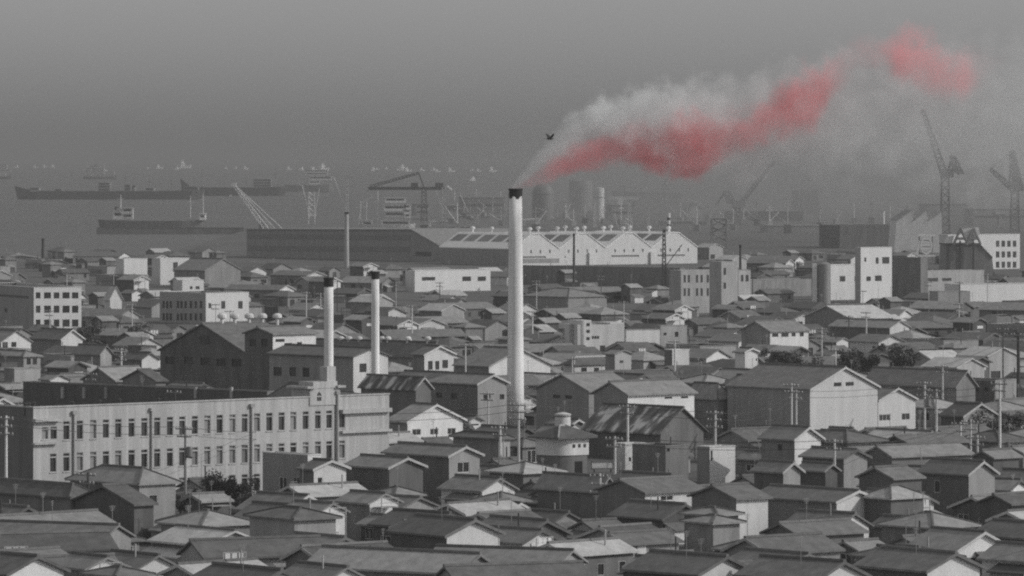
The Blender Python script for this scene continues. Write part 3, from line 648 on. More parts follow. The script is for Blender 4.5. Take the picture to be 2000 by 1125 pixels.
h('slim stair tower of grey concrete on the narrow windowed office', 'F', 1404, 1409, 1441, 512, 512, 14.0, LG, RM, name='stair_tower', cat='tower', a=36, depthL=5, wr=[(1413, 523, 1418, 537), (1413, 552, 1418, 564)])
h('short grey concrete wing right of the stair tower', 'F', 1438, 1442, 1466, 528, 528, 11.0, LG, RM, name='office_block', cat='office block', a=36, depthL=5, wr=[(1447, 537, 1452, 550), (1456, 537, 1462, 550)])
h('low pale roofed warehouse behind the grey concrete office', 'F', 1440, 1466, 1585, 547, 547, 5.0, DW, RL, fascia=LG, name='warehouse', cat='warehouse', a=36, depthL=5)
h('lower wing of the white office with small square windows', 'F', 1580, 1622, 1688, 518, 518, 10.0, DW, RM, gmat=W, name='office_block', cat='office block', a=36, depthL=5, wr=[(1640, 539, 1651, 550), (1669, 539, 1680, 550)], zone=590)
h('tall white office block with a dark window near its top', 'F', 1668, 1681, 1742, 484, 484, 15.5, LG, RM, gmat=W, name='office_block', cat='office block', a=36, depthL=1.6, wr=[(1688, 503, 1692, 511), (1710, 503, 1716, 515), (1723, 502, 1737, 515), (1692, 540, 1701, 549), (1709, 538, 1722, 549)], zone=570)
h('dark square warehouse right of the tall white office', 'F', 1738, 1798, 1812, 504, 504, 12.0, DW, RK, name='warehouse', cat='warehouse', a=45)
h('pale building with two window bands near the round sign', 'F', 1790, 1796, 1922, 530, 530, 8.0, LG, RM, name='office_block', cat='office block', a=36, depthL=5, wr=[(1812, 543, 1832, 550), (1840, 543, 1858, 549)], zone=560)
h('white corner office with three rows of windows on the far right', 'F', 1846, 1852, 1992, 459, 459, 12.6, W, RM, name='office_block', cat='office block', a=36, depthL=5, wr=[(x, y, x + 7, y + 12) for y in (470, 491, 511) for x in (1945, 1956, 1967, 1978)], zone=530)
h('long bright white market hall at the right edge', 'F', 1868, 1876, 2040, 556, 556, 5.0, W, RM, name='hall', cat='hall', a=30, depthL=8, zone=575)
h('grey stepped workshop below the round sign', 'F', 1815, 1832, 1895, 570, 570, 5.4, LG, RM, name='workshop', cat='workshop', a=20)
h('long shaded wall of sheds in front of the gabled waterfront shed', 'F', 1002, 1328, 1338, 524, 524, 6.0, DW, RK, name='long_shed', cat='shed', a=50, zone=552)
h('wide dark roofed hall beneath the long shaded sheds', 'H', 1020, 1110, 1180, 580, 562, 4.0, DW, RM, name='hall', cat='hall')
h('saw tooth roofed flat warehouse far behind on the right', 'F', 1600, 1640, 1800, 459, 459, 10.0, DW, RK, fascia=LG, name='warehouse', cat='warehouse', a=10, D=2500)

def vents(t, name, along, across, xs, y0, y1, m, kind):
    a = t.rotation_euler.z; O = Vector((t.location.x, t.location.y)); dr = Vector((math.cos(a), math.sin(a))); dl = Vector((-math.sin(a), math.cos(a)))
    d, e = (dr, dl) if along == 'x' else (dl, dr)
    for x in xs:
        u, v, w_, hh = px_rects([(x - .5, y0, x + .5, y1)], O + e * across, d)[0]
        k = MB(); c = (u, across) if along == 'x' else (across, u)
        if kind == 'vent': k.lathe([(.28, v - .6), (.3, v + hh * .35), (hh * .55, v + hh * .5), (hh * .55, v + hh * .8), (hh * .3, v + hh), (.03, v + hh * 1.02)], c, 12)
        else: k.box(c[0] - .3, c[0] - .004, c[1] - .2, c[1] + .2, v, v + hh)
        k.build(name, m, t)
def half(t, ax):
    return max(max(Vector(q)[ax] for q in o.bound_box) for o in t.children if o.name.startswith('wall')) / 2
vents(FAC, 'ventilator', 'x', half(FAC, 1), (434, 459, 487, 513, 542), 612, 629, W, 'vent')
vents(WKS, 'ventilator', 'y', half(WKS, 0), (665, 681, 701, 745, 757, 796, 835), 657, 669, W, 'vent')
vents(WNG, 'roof_post', 'y', 0.0, (123, 165, 208, 383, 453), 756, 778, LG, 'post')

# the modern white block with a rounded tower: one thing of three volumes
def modern_block():
    a = R(22); he = 6.6
    D, O, dr, dl, Wr, Wl = solve(1122, 1128, 1219, 634, he, a)
    t = thing('office_block', 'modern white block with a rounded stair tower and small windows', 'office block', (O.x, O.y, 0), a)
    U = lambda px: px_rects([(px - .01, 640, px + .01, 645)], O, dr)[0][0]
    wl = 7.0
    mb = MB(); ops = [(U(x) - .25, 3.6, .5, .6) for x in (1158, 1163, 1168)] + [(U(1176) - .5, 0.8, 1.2, 1.4), (U(1202) - .7, .5, 1.3, 2.0), (U(1211) - .7, .5, 1.3, 2.0)]
    panel(mb, (0, 0, 0), (1, 0, 0), (0, -1, 0), Wr, he, ops); panel(mb, (0, wl, 0), (1, 0, 0), (0, 1, 0), Wr, he, [])
    panel(mb, (0, 0, 0), (0, 1, 0), (-1, 0, 0), wl, he, []); panel(mb, (Wr, 0, 0), (0, 1, 0), (1, 0, 0), wl, he, [])
    mb.build('wall', W, t); windows(t, (0, 0, 0), (1, 0, 0), (0, -1, 0), ops, 'plain')
    r = MB(); r.box(.1, Wr - .1, .1, wl - .1, he - .4, he - .1); r.build('roof', RM, t)
    tw = MB(); x1 = U(1154); cx = x1 / 2; n = 16
    pts = [(x1, -.3), (x1, 4.5), (0, 4.5)] + [(cx - cx * math.sin(math.pi / 2 * (1 - k / n)) , -.3 - 0.0 + 2.0 * (1 - math.sin(math.pi / 2 * k / n))) for k in range(n + 1)]
    tw.prism(pts, 'z', 0, he + 0.9); to = tw.build('tower', W, t)
    for z in (3.4, 4.9, 6.3):
        k = MB(); k.box(cx + .4, cx + 1.1, -.36, -.303, z, z + .6); k.build('window', GL, to)
    up = MB(); u0 = U(1193); up.box(u0, Wr, .3, wl - .3, he, he + .35); up.build('penthouse', W, t)
    occupy(O, a, Wr, wl); ZONES.append((1122, 624, 1219, 660, D)); NAMED.append(('office_block', '', O, D, FOOT[-1]))
modern_block()

def rounded_house():
    a = R(40); he = 5.2
    D, O, dr, dl, Wr, Wl = solve(1046, 1092, 1150, 856, he, a)
    t = thing('wooden_house', 'white plaster house with a rounded corner and three small windows under a dark hip roof', 'house', (O.x, O.y, 0), a)
    r = 2.6; n = 14; arc = [(r - r * math.sin(math.pi / 2 * k / n), r - r * math.cos(math.pi / 2 * k / n)) for k in range(n + 1)]      # from (r, 0) round to (0, r)
    foot = arc[::-1] + [(Wr, 0), (Wr, Wl), (0, Wl)]
    u = MB(); u.prism(foot, 'z', 2.9, he); u.build('wall', W, t)
    c = (Wr / 2, Wl / 2); inn = [(x + (c[0] - x) * .06, y + (c[1] - y) * .06) for x, y in foot]
    l = MB(); l.prism(inn, 'z', 0, 2.897); lo = l.build('lower_wall', DW, t)
    for k in (.50, .68, .86):
        w_ = MB(); w_.box(Wr * k - .2, Wr * k + .2, -.05, -.004, 3.9, 4.35); w_.build('window', GL, t)
    d = MB(); d.box(Wr * .55, Wr * .8, .1, Wl * .06 - .004, 0, 2.1); d.build('door', GL, lo)
    o2 = .8; z0, z1 = he - .1, he + .08; zr = he + 1.5; A = [(-o2, -o2), (Wr + o2, -o2), (Wr + o2, Wl + o2), (-o2, Wl + o2)]
    m = min(Wr, Wl) * .45; ra, rb_ = ((Wr / 2, m), (Wr / 2, Wl - m)) if Wl >= Wr else ((m, Wl / 2), (Wr - m, Wl / 2))
    R_ = MB(); vs = [(*p, z0) for p in A] + [(*p, z1) for p in A] + [(*ra, zr), (*rb_, zr)]
    fs = [(3, 2, 1, 0), (0, 1, 5, 4), (1, 2, 6, 5), (2, 3, 7, 6), (3, 0, 4, 7)] + ([(4, 5, 8), (5, 6, 9, 8), (6, 7, 9), (7, 4, 8, 9)] if Wl >= Wr else [(4, 5, 9, 8), (5, 6, 9), (6, 7, 8, 9), (7, 4, 8)])
    R_.mesh(vs, fs); ro = R_.build('roof', RK, t)
    e = MB()
    for p, q in (((-o2, -o2), ra), ((Wr + o2, -o2), ra if Wl >= Wr else rb_)): e.bar((*p, z1 + .03), (*q, zr + .05), .12)
    e.bar((*ra, zr + .05), (*rb_, zr + .05), .16); e.build('ridge_cap', LG, ro)
    occupy(O, a, Wr, Wl, .4); ZONES.append((1044, 834, 1151, 890, D)); NAMED.append(('wooden_house', 'rounded', O, D, FOOT[-1]))
rounded_house()

# water tank on a stand, arched white shed, white billboards
def tank(label, px, pyt, pyb, wpx, he):
    D = F * (H - he) / (pyb - YH); s = F / D; c = at(px, pyb, D); r = wpx / s / 2; ht = (pyb - pyt) / s
    t = thing('water_tank', label, 'water tank', (c.x, c.y, 0))
    b = MB(); b.lathe([(r, he), (r, he + ht * .82), (r + .08, he + ht * .82), (r + .08, he + ht * .9), (r * .96, he + ht * .92), (r * .5, he + ht), (.06, he + ht * 1.05)], n=28); b.build('tank', W, t, smooth=False)
    g = MB(); g.lathe([(r + .03, he + ht * .70), (r + .05, he + ht * .70), (r + .05, he + ht * .76), (r + .03, he + ht * .76)], n=28, cap=False); g.build('hoop', SD, t)
    for sx in (-1, 1):
        for sy in (-1, 1):
            l = MB(); l.bar((sx * r * .75, sy * r * .75, 0), (sx * r * .7, sy * r * .7, he), .12); l.build('leg', SD, t)
    ZONES.append((px - wpx / 2, pyt, px + wpx / 2, pyb, D)); FOOT.append([Vector((c.x + x, c.y + y)) for x, y in ((-2, -2), (2, -2), (2, 2), (-2, 2))])
tank('round white water tank with a dark hoop beside the patched tin roof', 1099, 806, 832, 31, 4.6)

def arched_shed():
    a = R(38); he = 2.2
    D, O, dr, dl, Wr, Wl = solve(1610, 1614, 1652, 925, he, a); Wl = 4.0
    t = thing('arched_shed', 'small arched shed with a white rounded front beside a pole', 'shed', (O.x, O.y, 0), a)
    n = 10; arc = [(Wr / 2 - Wr / 2 * math.cos(math.pi * k / n), he + Wr * .38 * math.sin(math.pi * k / n)) for k in range(n + 1)]
    m = MB(); m.prism([(0, 0)] + arc + [(Wr, 0)], 'y', 0, Wl); m.build('wall', LG, t)
    r = MB(); out = [(Wr / 2 - (Wr / 2 + .15) * math.cos(math.pi * k / n), he + (Wr * .38 + .15) * math.sin(math.pi * k / n)) for k in range(n + 1)]
    r.prism(out + [(x, z + .004) for x, z in arc[::-1]], 'y', -.3, Wl + .2); r.build('roof', RT, t)
    d = MB(); d.box(Wr * .55, Wr * .8, -.08, -.004, 0, 1.8); d.build('door', GL, t)
    occupy(O, a, Wr, Wl); ZONES.append((1610, 905, 1652, 940, D))
arched_shed()

def billboard(label, x0, x1, y0, y1, D, ground_z=0.0, m=None, name='signboard'):
    s = F / D; c = at((x0 + x1) / 2, y1, D); wd = (x1 - x0) / s; ht = (y1 - y0) / s
    t = thing(name, label, 'signboard', (c.x, c.y, 0), R(10))
    z0 = c.z
    p = MB(); p.box(-wd / 2, wd / 2, -.05, .05, z0, z0 + ht); p.build('panel', m or W, t)
    f = MB()
    for a_ in ((-wd / 2 - .1, wd / 2 + .1, z0 + ht + .003, z0 + ht + .16), (-wd / 2 - .1, wd / 2 + .1, z0 - .16, z0 - .003)): f.box(a_[0], a_[1], -.1, .1, a_[2], a_[3])
    for sx in (-1, 1): f.box(*sorted((sx * (wd / 2 + .003), sx * (wd / 2 + .14))), -.1, .1, z0 - .16, z0 + ht + .16)
    f.build('frame', SM, t)
    for sx in (-1, 1):
        l = MB(); l.box(sx * wd * .4 - .07, sx * wd * .4 + .07, .06, .2, 0, z0 + ht * .8); l.build('post', SD, t)
    ZONES.append((x0, y0, x1, y1, D))
billboard('blank white signboard in a grey frame over the dark shop roof', 1325, 1363, 846, 864, 800)
billboard('blank white panel standing before the dark flat shed', 1333, 1355, 800, 826, 825)
billboard('long white shop sign over the street below the patched tin roof', 1156, 1198, 903, 914, 742)
billboard('white awning board beside the white shop with the small window', 1178, 1222, 857, 862, 790)
billboard('white painted board under the gable hung with washing', 785, 812, 924, 936, 735, m=W)
# ------------------------------------------------------------------ harbour: boats, ships, cranes, the shipyard
SEA = -2.0
def frame(px, D):                      # local frame: x to the right, y away from the camera, z up; unit metres
    return ((px - 1000) * D / F, D, 0.0), F / D
def local(px, D): return lambda x: (x - px) * D / F
def zat(py, D): return H - (py - YH) * D / F

def boat(label, px, py, wpx, kind=0, rz=0.0):
    D = F * (H - SEA) / (py - YH); s = F / D; L = wpx / s
    t = thing('moored_boat', label, 'boat', ((px - 1000) / s, D, SEA), rz, 'small white boats far out on the water')
    b = L * 0.16; hh = L * 0.13
    m = MB(); P = []
    for x, w_, z in ((-.5, .7, 1.0), (-.2, 1, .9), (.2, 1, .95), (.5, .08, 1.35)): P.append((x * L, w_ * b, z * hh))
    vs = []; fs = []
    for x, w_, z in P: vs += [(x, -w_, z), (x, w_, z), (x * .94, -w_ * .6, -.3), (x * .94, w_ * .6, -.3)]
    for i in range(3):
        a, c = i * 4, i * 4 + 4
        fs += [(a, c, c + 1, a + 1), (a, a + 2, c + 2, c), (a + 1, c + 1, c + 3, a + 3), (a + 2, a + 3, c + 3, c + 2)]
    fs += [(0, 1, 3, 2), (12, 14, 15, 13)]; m.mesh(vs, fs); m.build('hull', WB, t)
    c = MB(); k = -.3 if kind == 0 else .05
    c.box((k - .12) * L, (k + .2) * L, -b * .7, b * .7, hh * .9, hh * 2.3); c.box((k - .02) * L, (k + .12) * L, -b * .55, b * .55, hh * 2.3, hh * 3.1); c.build('cabin', WB, t)
    if kind: q = MB(); q.bar((.12 * L, 0, hh), (.12 * L, 0, hh * 4), L * .01); q.build('mast', ST, t)
    return t
BO = [(32, 328, 9), (70, 328, 8), (88, 327, 6), (101, 327, 6), (290, 329, 7), (312, 330, 12), (345, 331, 7), (361, 329, 15), (442, 330, 6), (460, 329, 6), (480, 331, 8),
      (565, 332, 7), (588, 332, 11), (613, 334, 12), (633, 333, 16), (728, 334, 7), (737, 332, 9), (755, 331, 7), (783, 333, 13), (797, 335, 8), (825, 334, 11), (846, 333, 8), (855, 336, 7),
      (881, 336, 9), (921, 334, 8), (935, 335, 9), (962, 336, 12), (922, 353, 8), (205, 334, 9)]
SZ = ['tiny white', 'small white', 'slim white', 'broad white']
WHERE = {0: 'left of the big white steamer', 1: 'between big steamer and sheerlegs crane', 2: 'above the sheerlegs crane', 3: 'above the long waterfront shed', 4: 'left of the smoking chimney top'}
cnt = {}
for i, (x, y, wd) in enumerate(BO):
    k = 0 if x < 160 else 1 if x < 420 else 2 if x < 540 else 3 if x < 860 else 4
    cnt.setdefault(k, []).append(i)
ORD = ['first', 'second', 'third', 'fourth', 'fifth', 'sixth', 'seventh', 'eighth', 'ninth', 'tenth', 'eleventh', 'twelfth', 'thirteenth', 'fourteenth', 'fifteenth', 'sixteenth', 'seventeenth', 'eighteenth', 'nineteenth', 'twentieth']
for k, ids in cnt.items():
    for r, i in enumerate(sorted(ids, key=lambda j: BO[j][0])):
        x, y, wd = BO[i]
        boat(f'{SZ[(wd > 8) + 0]} boat, {ORD[r]} from the left {WHERE[k]}', x, y, wd * (1.5 + .37 * ((i * 5) % 4)), 1 if i % 3 == 0 else 0, R(46 + (i * 37) % 18))

def ship(label, x0, x1, pyw, pyd, hullm, blocks, masts, funnel=None, bow=1, name='cargo_ship', sheer=3.0, cm=None):
    """blocks: (x0,x1,ytop,ybot); masts: (x,ytop,ybot); all given where the photograph shows them"""
    D = F * (H - SEA) / (pyw - YH); s = F / D; c = (x0 + x1) / 2; X = lambda x: (x - c) / s; Z = lambda y: (pyw - y) / s
    L = (x1 - x0) / s; b = L * .075; hd = Z(pyd)
    t = thing(name, label, 'ship', ((c - 1000) / s, D, SEA), 0)
    m = MB(); st = [(-.5, .55, 1.15), (-.44, .9, 1.08), (-.25, 1, 1), (.25, 1, 1), (.4, .7, 1.06), (.5, .05, 1.0 + sheer / max(1, hd * s) * 2)]
    vs = []; fs = []
    for x, w_, z in st:
        xx = x * L * bow
        vs += [(xx, -w_ * b, z * hd), (xx, w_ * b, z * hd), (xx * .96, -w_ * b * .8, -1.2), (xx * .96, w_ * b * .8, -1.2)]
    for i in range(len(st) - 1):
        a, e = i * 4, i * 4 + 4; fs += [(a, e, e + 1, a + 1), (a, a + 2, e + 2, e), (a + 1, e + 1, e + 3, a + 3), (a + 2, a + 3, e + 3, e + 2)]
    n = len(st) * 4; fs += [(0, 1, 3, 2), (n - 4, n - 2, n - 1, n - 3)]
    m.mesh(vs, fs); m.build('hull', hullm, t)
    for (a, e, y1, y0) in blocks:
        k = MB(); d = b * .8; zb, zt = Z(y0), Z(y1); k.box(X(a), X(e), -d, d, zb, zt)
        nl = max(1, int((zt - zb) / 2.6))
        for i in range(nl): k.box(X(a) - .35, X(e) + .35, -d - .4, d + .4, zb + (i + 1) * (zt - zb) / nl - .18, zb + (i + 1) * (zt - zb) / nl + .02)
        o = k.build('deckhouse', cm or ST, t)
        wn = MB(); g = (zt - zb) / nl
        nw = max(2, int((X(e) - X(a)) / 2.4))
        for i in range(nl):
            w2 = MB(); w2.box(X(a) + .8, X(e) - .8, -d - .06, -d - .004, zb + i * g + g * .45, zb + i * g + g * .75); w2.build('window_band', SD, o)
    for (x, y1, y0) in masts:
        k = MB(); zt, zb = Z(y1), Z(y0); r = max(.22, .9 / s * 1.0); k.bar((X(x), 0, zb), (X(x), 0, zt), r, 6, r * .6); k.bar((X(x) - 2.2, 0, zb + (zt - zb) * .72), (X(x) + 2.2, 0, zb + (zt - zb) * .72), r * .6); k.build('mast', ST if cm is None else cm, t)
    if funnel:
        x, wpx, y1, y0 = funnel; k = MB(); r = wpx / s / 2; k.lathe([(r, Z(y0)), (r * .92, Z(y1)), (r * .8, Z(y1) + .05)], (X(x), 0), 14); fo = k.build('funnel', SM, t)
        k = MB(); k.lathe([(r * .95, Z(y1) - (Z(y1) - Z(y0)) * .3), (r * .94, Z(y1) + .02)], (X(x), 0), 14, False); k.build('funnel_band', SD, fo)
    return t
ship('big white steamer with tall masts among the far boats on the left', 162, 228, 350, 345, SD, [(167, 203, 328, 345), (176, 196, 324, 328), (212, 224, 335, 345)], [(171, 318, 345), (204, 319, 345)], (187, 6, 322, 328), name='steamer')
ship('white steamer cut by the left edge of the picture', -30, 22, 350, 344, SD, [(-12, 14, 321, 331), (2, 22, 331, 336), (-8, 12, 337, 344)], [(-4, 312, 330)], name='steamer')
ship('very long dark tanker lying low in the water on the left', 28, 400, 389, 373, HU, [(194, 216, 357, 374), (245, 256, 361, 374), (60, 78, 366, 374), (110, 122, 369, 374), (286, 302, 367, 374), (360, 388, 364, 374)], [(245, 338, 374), (335, 352, 374), (120, 350, 374), (160, 356, 374), (292, 348, 374), (205, 344, 357)], (262, 8, 362, 374), bow=-1, name='tanker', sheer=5, cm=SM)
ship('dark freighter behind the sheerlegs crane with a dark derrick post', 352, 560, 382, 366, HU, [(495, 530, 350, 366)], [(538, 330, 366), (395, 332, 366), (440, 336, 366)], None, bow=-1, sheer=9, cm=SM)
ship('freighter with a white raised bow over dark holds', 556, 652, 374, 362, SM, [(596, 640, 332, 342), (604, 648, 344, 352), (604, 625, 353, 360)], [(570, 345, 362), (585, 348, 362)], None, bow=1, sheer=6)
ship('pale coaster with a white bridge aft lying behind the breakwater', 192, 405, 448, 431, SM, [(240, 260, 406, 428), (222, 240, 412, 428), (390, 402, 417, 430)], [(236, 380, 410), (372, 382, 430), (397, 378, 418)], (228, 9, 404, 414), bow=1, name='coaster', sheer=2)
ship('white ferry with stacked decks moored behind the long shed', 700, 812, 446, 438, ST, [(745, 800, 430, 443), (708, 728, 430, 446), (752, 792, 386, 396), (750, 792, 400, 412), (752, 790, 414, 424), (790, 802, 400, 426)], [(738, 372, 446), (704, 392, 440), (716, 394, 430)], None, name='ferry', sheer=1)

def lattice(mb, p, q, w0, w1, n, r, mi=0):
    """a square lattice boom from p to q"""
    p = Vector(p); q = Vector(q); d = (q - p).normalized(); up = Vector((0, 1, 0)); a = d.cross(up).normalized(); b = d.cross(a).normalized()
    def C(i, s1, s2): f = i / n; c = p.lerp(q, f); w_ = (w0 + (w1 - w0) * f) / 2; return c + a * w_ * s1 + b * w_ * s2
    K = [(-1, -1), (1, -1), (1, 1), (-1, 1)]
    for s1, s2 in K: mb.bar(C(0, s1, s2), C(n, s1, s2), r, 4, mi=mi)
    for i in range(n):
        for k in range(4):
            s, e = K[k], K[(k + 1) % 4]
            if (i + k) % 2: s, e = e, s
            mb.bar(C(i, *s), C(i + 1, *e), r * .7, 3, mi=mi)

# sheerlegs: a floating A-frame
def sheerlegs():
    D = 3060.0; s = F / D; px = 500; X = lambda x: (x - px) / s; Z = lambda y: zat(y, D) - SEA
    t = thing('sheerlegs_crane', 'pale floating sheerlegs crane with its lattice legs leaning to the left', 'crane', ((px - 1000) / s, D, SEA), 0)
    p = MB(); p.prism([(X(505), -1.0), (X(580), -1.0), (X(584), 2.0), (X(500), 2.0)], 'y', -9, 9); p.build('pontoon', SD, t)
    ap = (X(456), 0, Z(361))
    for (xb, yy) in ((524, -6), (528, 6)):
        l = MB(); lattice(l, (X(xb), yy, 2.0), (ap[0], ap[1] + yy * .08, ap[2]), 2.4, 1.0, 12, .24); l.build('leg', ST, t)
    for (xb, yy) in ((556, -4), (539, 4)):
        l = MB(); l.bar((X(xb), yy, 2.0), (ap[0] + .6, yy * .1, ap[2]), .42, 6, .3); l.build('back_stay', ST, t)
    h_ = MB(); h_.box(ap[0] - 1.2, ap[0] + 1.6, -1.2, 1.2, ap[2] - 1, ap[2] + 1.2); h_.bar((ap[0] - 1, 0, ap[2]), (ap[0] - 1.6, 0, Z(382)), .1); h_.box(ap[0] - 2.3, ap[0] - .9, -.6, .6, Z(384), Z(380)); h_.build('head_block', ST, t)
    c = MB(); c.box(X(506), X(518), -4, 4, 2.004, 6); c.build('winch_house', SM, t)
sheerlegs()

def hammerhead(label, D, xl, xr, ybeam, xt, ybase, m, stay=None, cab=None, drop=None, base=0.0, wpx=12):
    s = F / D; X = lambda x: (x - xt) / s; Z = lambda y: zat(y, D) - base
    t = thing('hammerhead_crane', label, 'crane', ((xt - 1000) / s, D, base), 0)
    tw = MB(); lattice(tw, (0, 0, 0), (0, 0, Z(ybeam) - 1.0), wpx / s, wpx / s * .7, 8, .3); tw.build('tower', m, t)
    jb = MB(); z = Z(ybeam); jb.box(X(xl), X(xr), -1.1, 1.1, z - .95, z + .95); jb.build('jib', m, t)
    if stay:
        k = MB(); xa, ya = stay; lattice(k, (X(xl) + 1, 0, z + 1), (X(xa), 0, Z(ya)), 1.6, 1.2, 14, .28); k.bar((X(xa), 0, Z(ya)), (X(xa) + 3, 0, z + .9), .5); k.build('stay', m, t)
    for c in cab or ():
        k = MB(); k.box(X(c[0]), X(c[1]), -2.2, 2.2, Z(c[3]), Z(c[2])); k.build('machine_house', m, t)
    return t
hammerhead('dark hammerhead crane with a slanting stay above the white ferry', 3500, 719, 868, 368, 828, 440, SD, (818, 338), [(803, 816, 357, 366), (850, 866, 357, 366)])
hammerhead('small pale hammerhead crane behind the gabled waterfront shed', 3300, 1189, 1247, 387, 1229, 452, ST, None, [(1206, 1216, 389, 400)], wpx=5)
hammerhead('faint pale travelling crane far right with a T shaped head', 3300, 1944, 1964, 415, 1954, 460, ST, None, None, wpx=3)

def lattice_tower(label, D, x, w0, yt, yb, m, w1=None, base=0.0, name='lattice_tower', n=8, r=.22, arms=(), cat='tower'):
    s = F / D
    t = thing(name, label, cat, ((x - 1000) / s, D, base), 0)
    zb = max(0.0, zat(yb, D) - base); mb = MB(); lattice(mb, (0, 0, zb), (0, 0, zat(yt, D) - base), w0 / s, (w1 or w0) / s, n, r)
    if zb > 0.5:
        for sx in (-1, 1):
            for sy in (-1, 1): mb.bar((sx * w0 / s / 2, sy * w0 / s / 2, 0), (sx * w0 / s / 2, sy * w0 / s / 2, zb), r)
    mb.build('frame', m, t)
    for (xa, ya, xe, ye, k) in arms:
        b = MB(); b.bar(((xa - x) / s, 0, zat(ya, D) - base), ((xe - x) / s, 0, zat(ye, D) - base), k, 5); b.build('arm', m, t)
    return t
lattice_tower('pale portal tower with splayed legs right of the sheerlegs', 3350, 609, 12, 375, 425, ST, 11, n=5, r=.3, arms=((590, 362, 604, 424, .35), (624, 366, 614, 424, .3), (600, 422, 618, 422, .6)))
lattice_tower('steel frame tower standing behind the grey concrete office', 2250, 1404, 28, 426, 470, SM, 28, n=3, r=.45, arms=((1389, 427, 1419, 427, .4), (1389, 446, 1419, 446, .4)))
lattice_tower('dark lattice mast in front of the white gabled shed', 1730, 1297, 9, 448, 575, SD, 4, n=14, r=.2, name='radio_mast', arms=((1300, 520, 1332, 478, .14),))
lattice_tower('pale crane tower with a long foot beyond the white shed roof', 3400, 867, 6, 366, 432, ST, 6, n=7, r=.28, arms=((838, 433, 876, 433, .7), (839, 433, 839, 446, .9), (851, 372, 862, 402, .25), (872, 364, 882, 372, .9)))
lattice_tower('pale portal frame behind the top of the white shed roof', 3300, 1053, 3, 426, 452, ST, 3, n=3, r=.3, arms=((1022, 430, 1053, 428, .7), (1024, 430, 1024, 452, .35)))
lattice_tower('slim pale post with a thick foot behind the white shed', 3200, 1162, 5, 392, 452, ST, 2, n=8, r=.25)
lattice_tower('stubby pale lattice tower beside the small hammerhead crane', 3000, 1228, 13, 426, 456, ST, 13, n=3, r=.3)
lattice_tower('thin tall mast with stays behind the long waterfront shed', 3250, 678, 5, 352, 446, ST, 2, n=10, r=.26, name='radio_mast', arms=((652, 346, 674, 408, .22), (706, 396, 728, 384, .2), (706, 396, 700, 440, .2)))
lattice_tower('short pale post leaning behind the shed ventilators', 3150, 1080, 3, 424, 452, ST, 2, n=4, r=.24, arms=((1082, 424, 1072, 452, .3),))
lattice_tower('short pale mast near the striped pole', 3150, 1267, 4, 424, 452, ST, 2, n=4, r=.26)
lattice_tower('thin pale derrick post leaning beside a stubby tower', 3150, 1190, 3, 420, 452, ST, 2, n=4, r=.24, arms=((1200, 416, 1208, 450, .3),))

# tall luffing cranes in the haze on the right
def luffing(label, D, xtip, ytip, xfoot, yfoot, xa, ya, ybase, m, wd=2.4, base=0.0, ballast=True):
    s = F / D; X = lambda x: (x - xfoot) / s; Z = lambda y: zat(y, D) - base
    t = thing('luffing_crane', label, 'crane', ((xfoot - 1000) / s, D, base), 0)
    tw = MB(); lattice(tw, (0, 0, 0), (0, 0, Z(yfoot)), 4.5, 3.6, 8, .4); tw.build('tower', m, t)
    jb = MB(); lattice(jb, (X(xfoot), 0, Z(yfoot)), (X(xtip), 0, Z(ytip)), wd * 1.6, wd * .7, 16, .42); jb.build('jib', m, t)
    ap = MB(); ap.bar((X(xfoot + 3), 0, Z(yfoot)), (X(xa), 0, Z(ya)), .7, 5); ap.bar((X(xa), 0, Z(ya)), (X(xa + (xa - xfoot) * .9), 0, Z(yfoot - 4)), .6, 5)
    ap.prism([(X(xa - 6), Z(ya)), (X(xa + 6), Z(ya)), (X(xa + 24), Z(yfoot - 4)), (X(xa + 2), Z(yfoot - 8))], 'y', -1.2, 1.2); ap.build('counter_frame', m, t)
    hs_ = MB(); hs_.box(X(xfoot - 9), X(xfoot + 16), -2.5, 2.5, Z(yfoot) - .5, Z(yfoot) + 4); hs_.build('machine_house', m, t)
    st = MB(); st.bar((X(xtip), 0, Z(ytip)), (X(xa), 0, Z(ya)), .12, 3); st.build('stay', m, t)
    return t
luffing('tall dark luffing crane with its jib raised to the left in the haze', 2900, 1802, 214, 1846, 345, 1860, 304, 470, HU, 2.2)
luffing('dark luffing crane at the right edge fading into the haze', 3000, 1934, 330, 1982, 372, 1976, 294, 470, HU, 2.2)
luffing('dim slanting crane in the smoke haze behind the striped pole', 3300, 1512, 316, 1440, 405, 1418, 372, 460, SM, 1.6)

# banded pole, thin stacks, storage tanks, saw-tooth works, piers and yard sheds
def banded_pole():
    D = 2350.0; s = F / D; x = 1306
    t = thing('striped_pole', 'black and white striped pole rising over the right end of the white shed', 'pole', ((x - 1000) / s, D, 0), 0)
    r = 3.4 / s; ys = [416, 425, 430, 438, 445, 453, 470]
    for i in range(6):
        m = MB(); m.lathe([(r, zat(ys[i + 1], D)), (r, zat(ys[i], D) - .003)], n=14); m.build('band', W if i % 2 == 0 else SD, t)
    m = MB(); m.lathe([(r * 1.1, 0), (r, zat(470, D) - .003)], n=14); m.build('shaft', SM, t)
banded_pole()
def stack(label, x, yt, yb, wpx, D, m, cap=True, name='smokestack'):
    s = F / D; t = thing(name, label, 'chimney', ((x - 1000) / s, D, 0), 0); r = wpx / s / 2; z = zat(yt, D)
    b = MB(); b.lathe([(r * 1.25, 0), (r * 1.1, z * .4), (r * .9, z - .8)], n=16); b.build('shaft', m, t)
    c = MB(); c.lathe([(r * .9, z - .797), (r * 1.08, z - .7), (r * 1.08, z), (r * .7, z), (r * .68, z - .5)], n=16, cap=False); c.build('rim', SO if cap else m, t)
    return t
stack('grey smokestack in front of the long waterfront shed', 677, 414, 522, 8, 2080, LG)
stack('thin dark stack with faint smoke on the far left shore', 84, 466, 545, 6, 2150, SD)
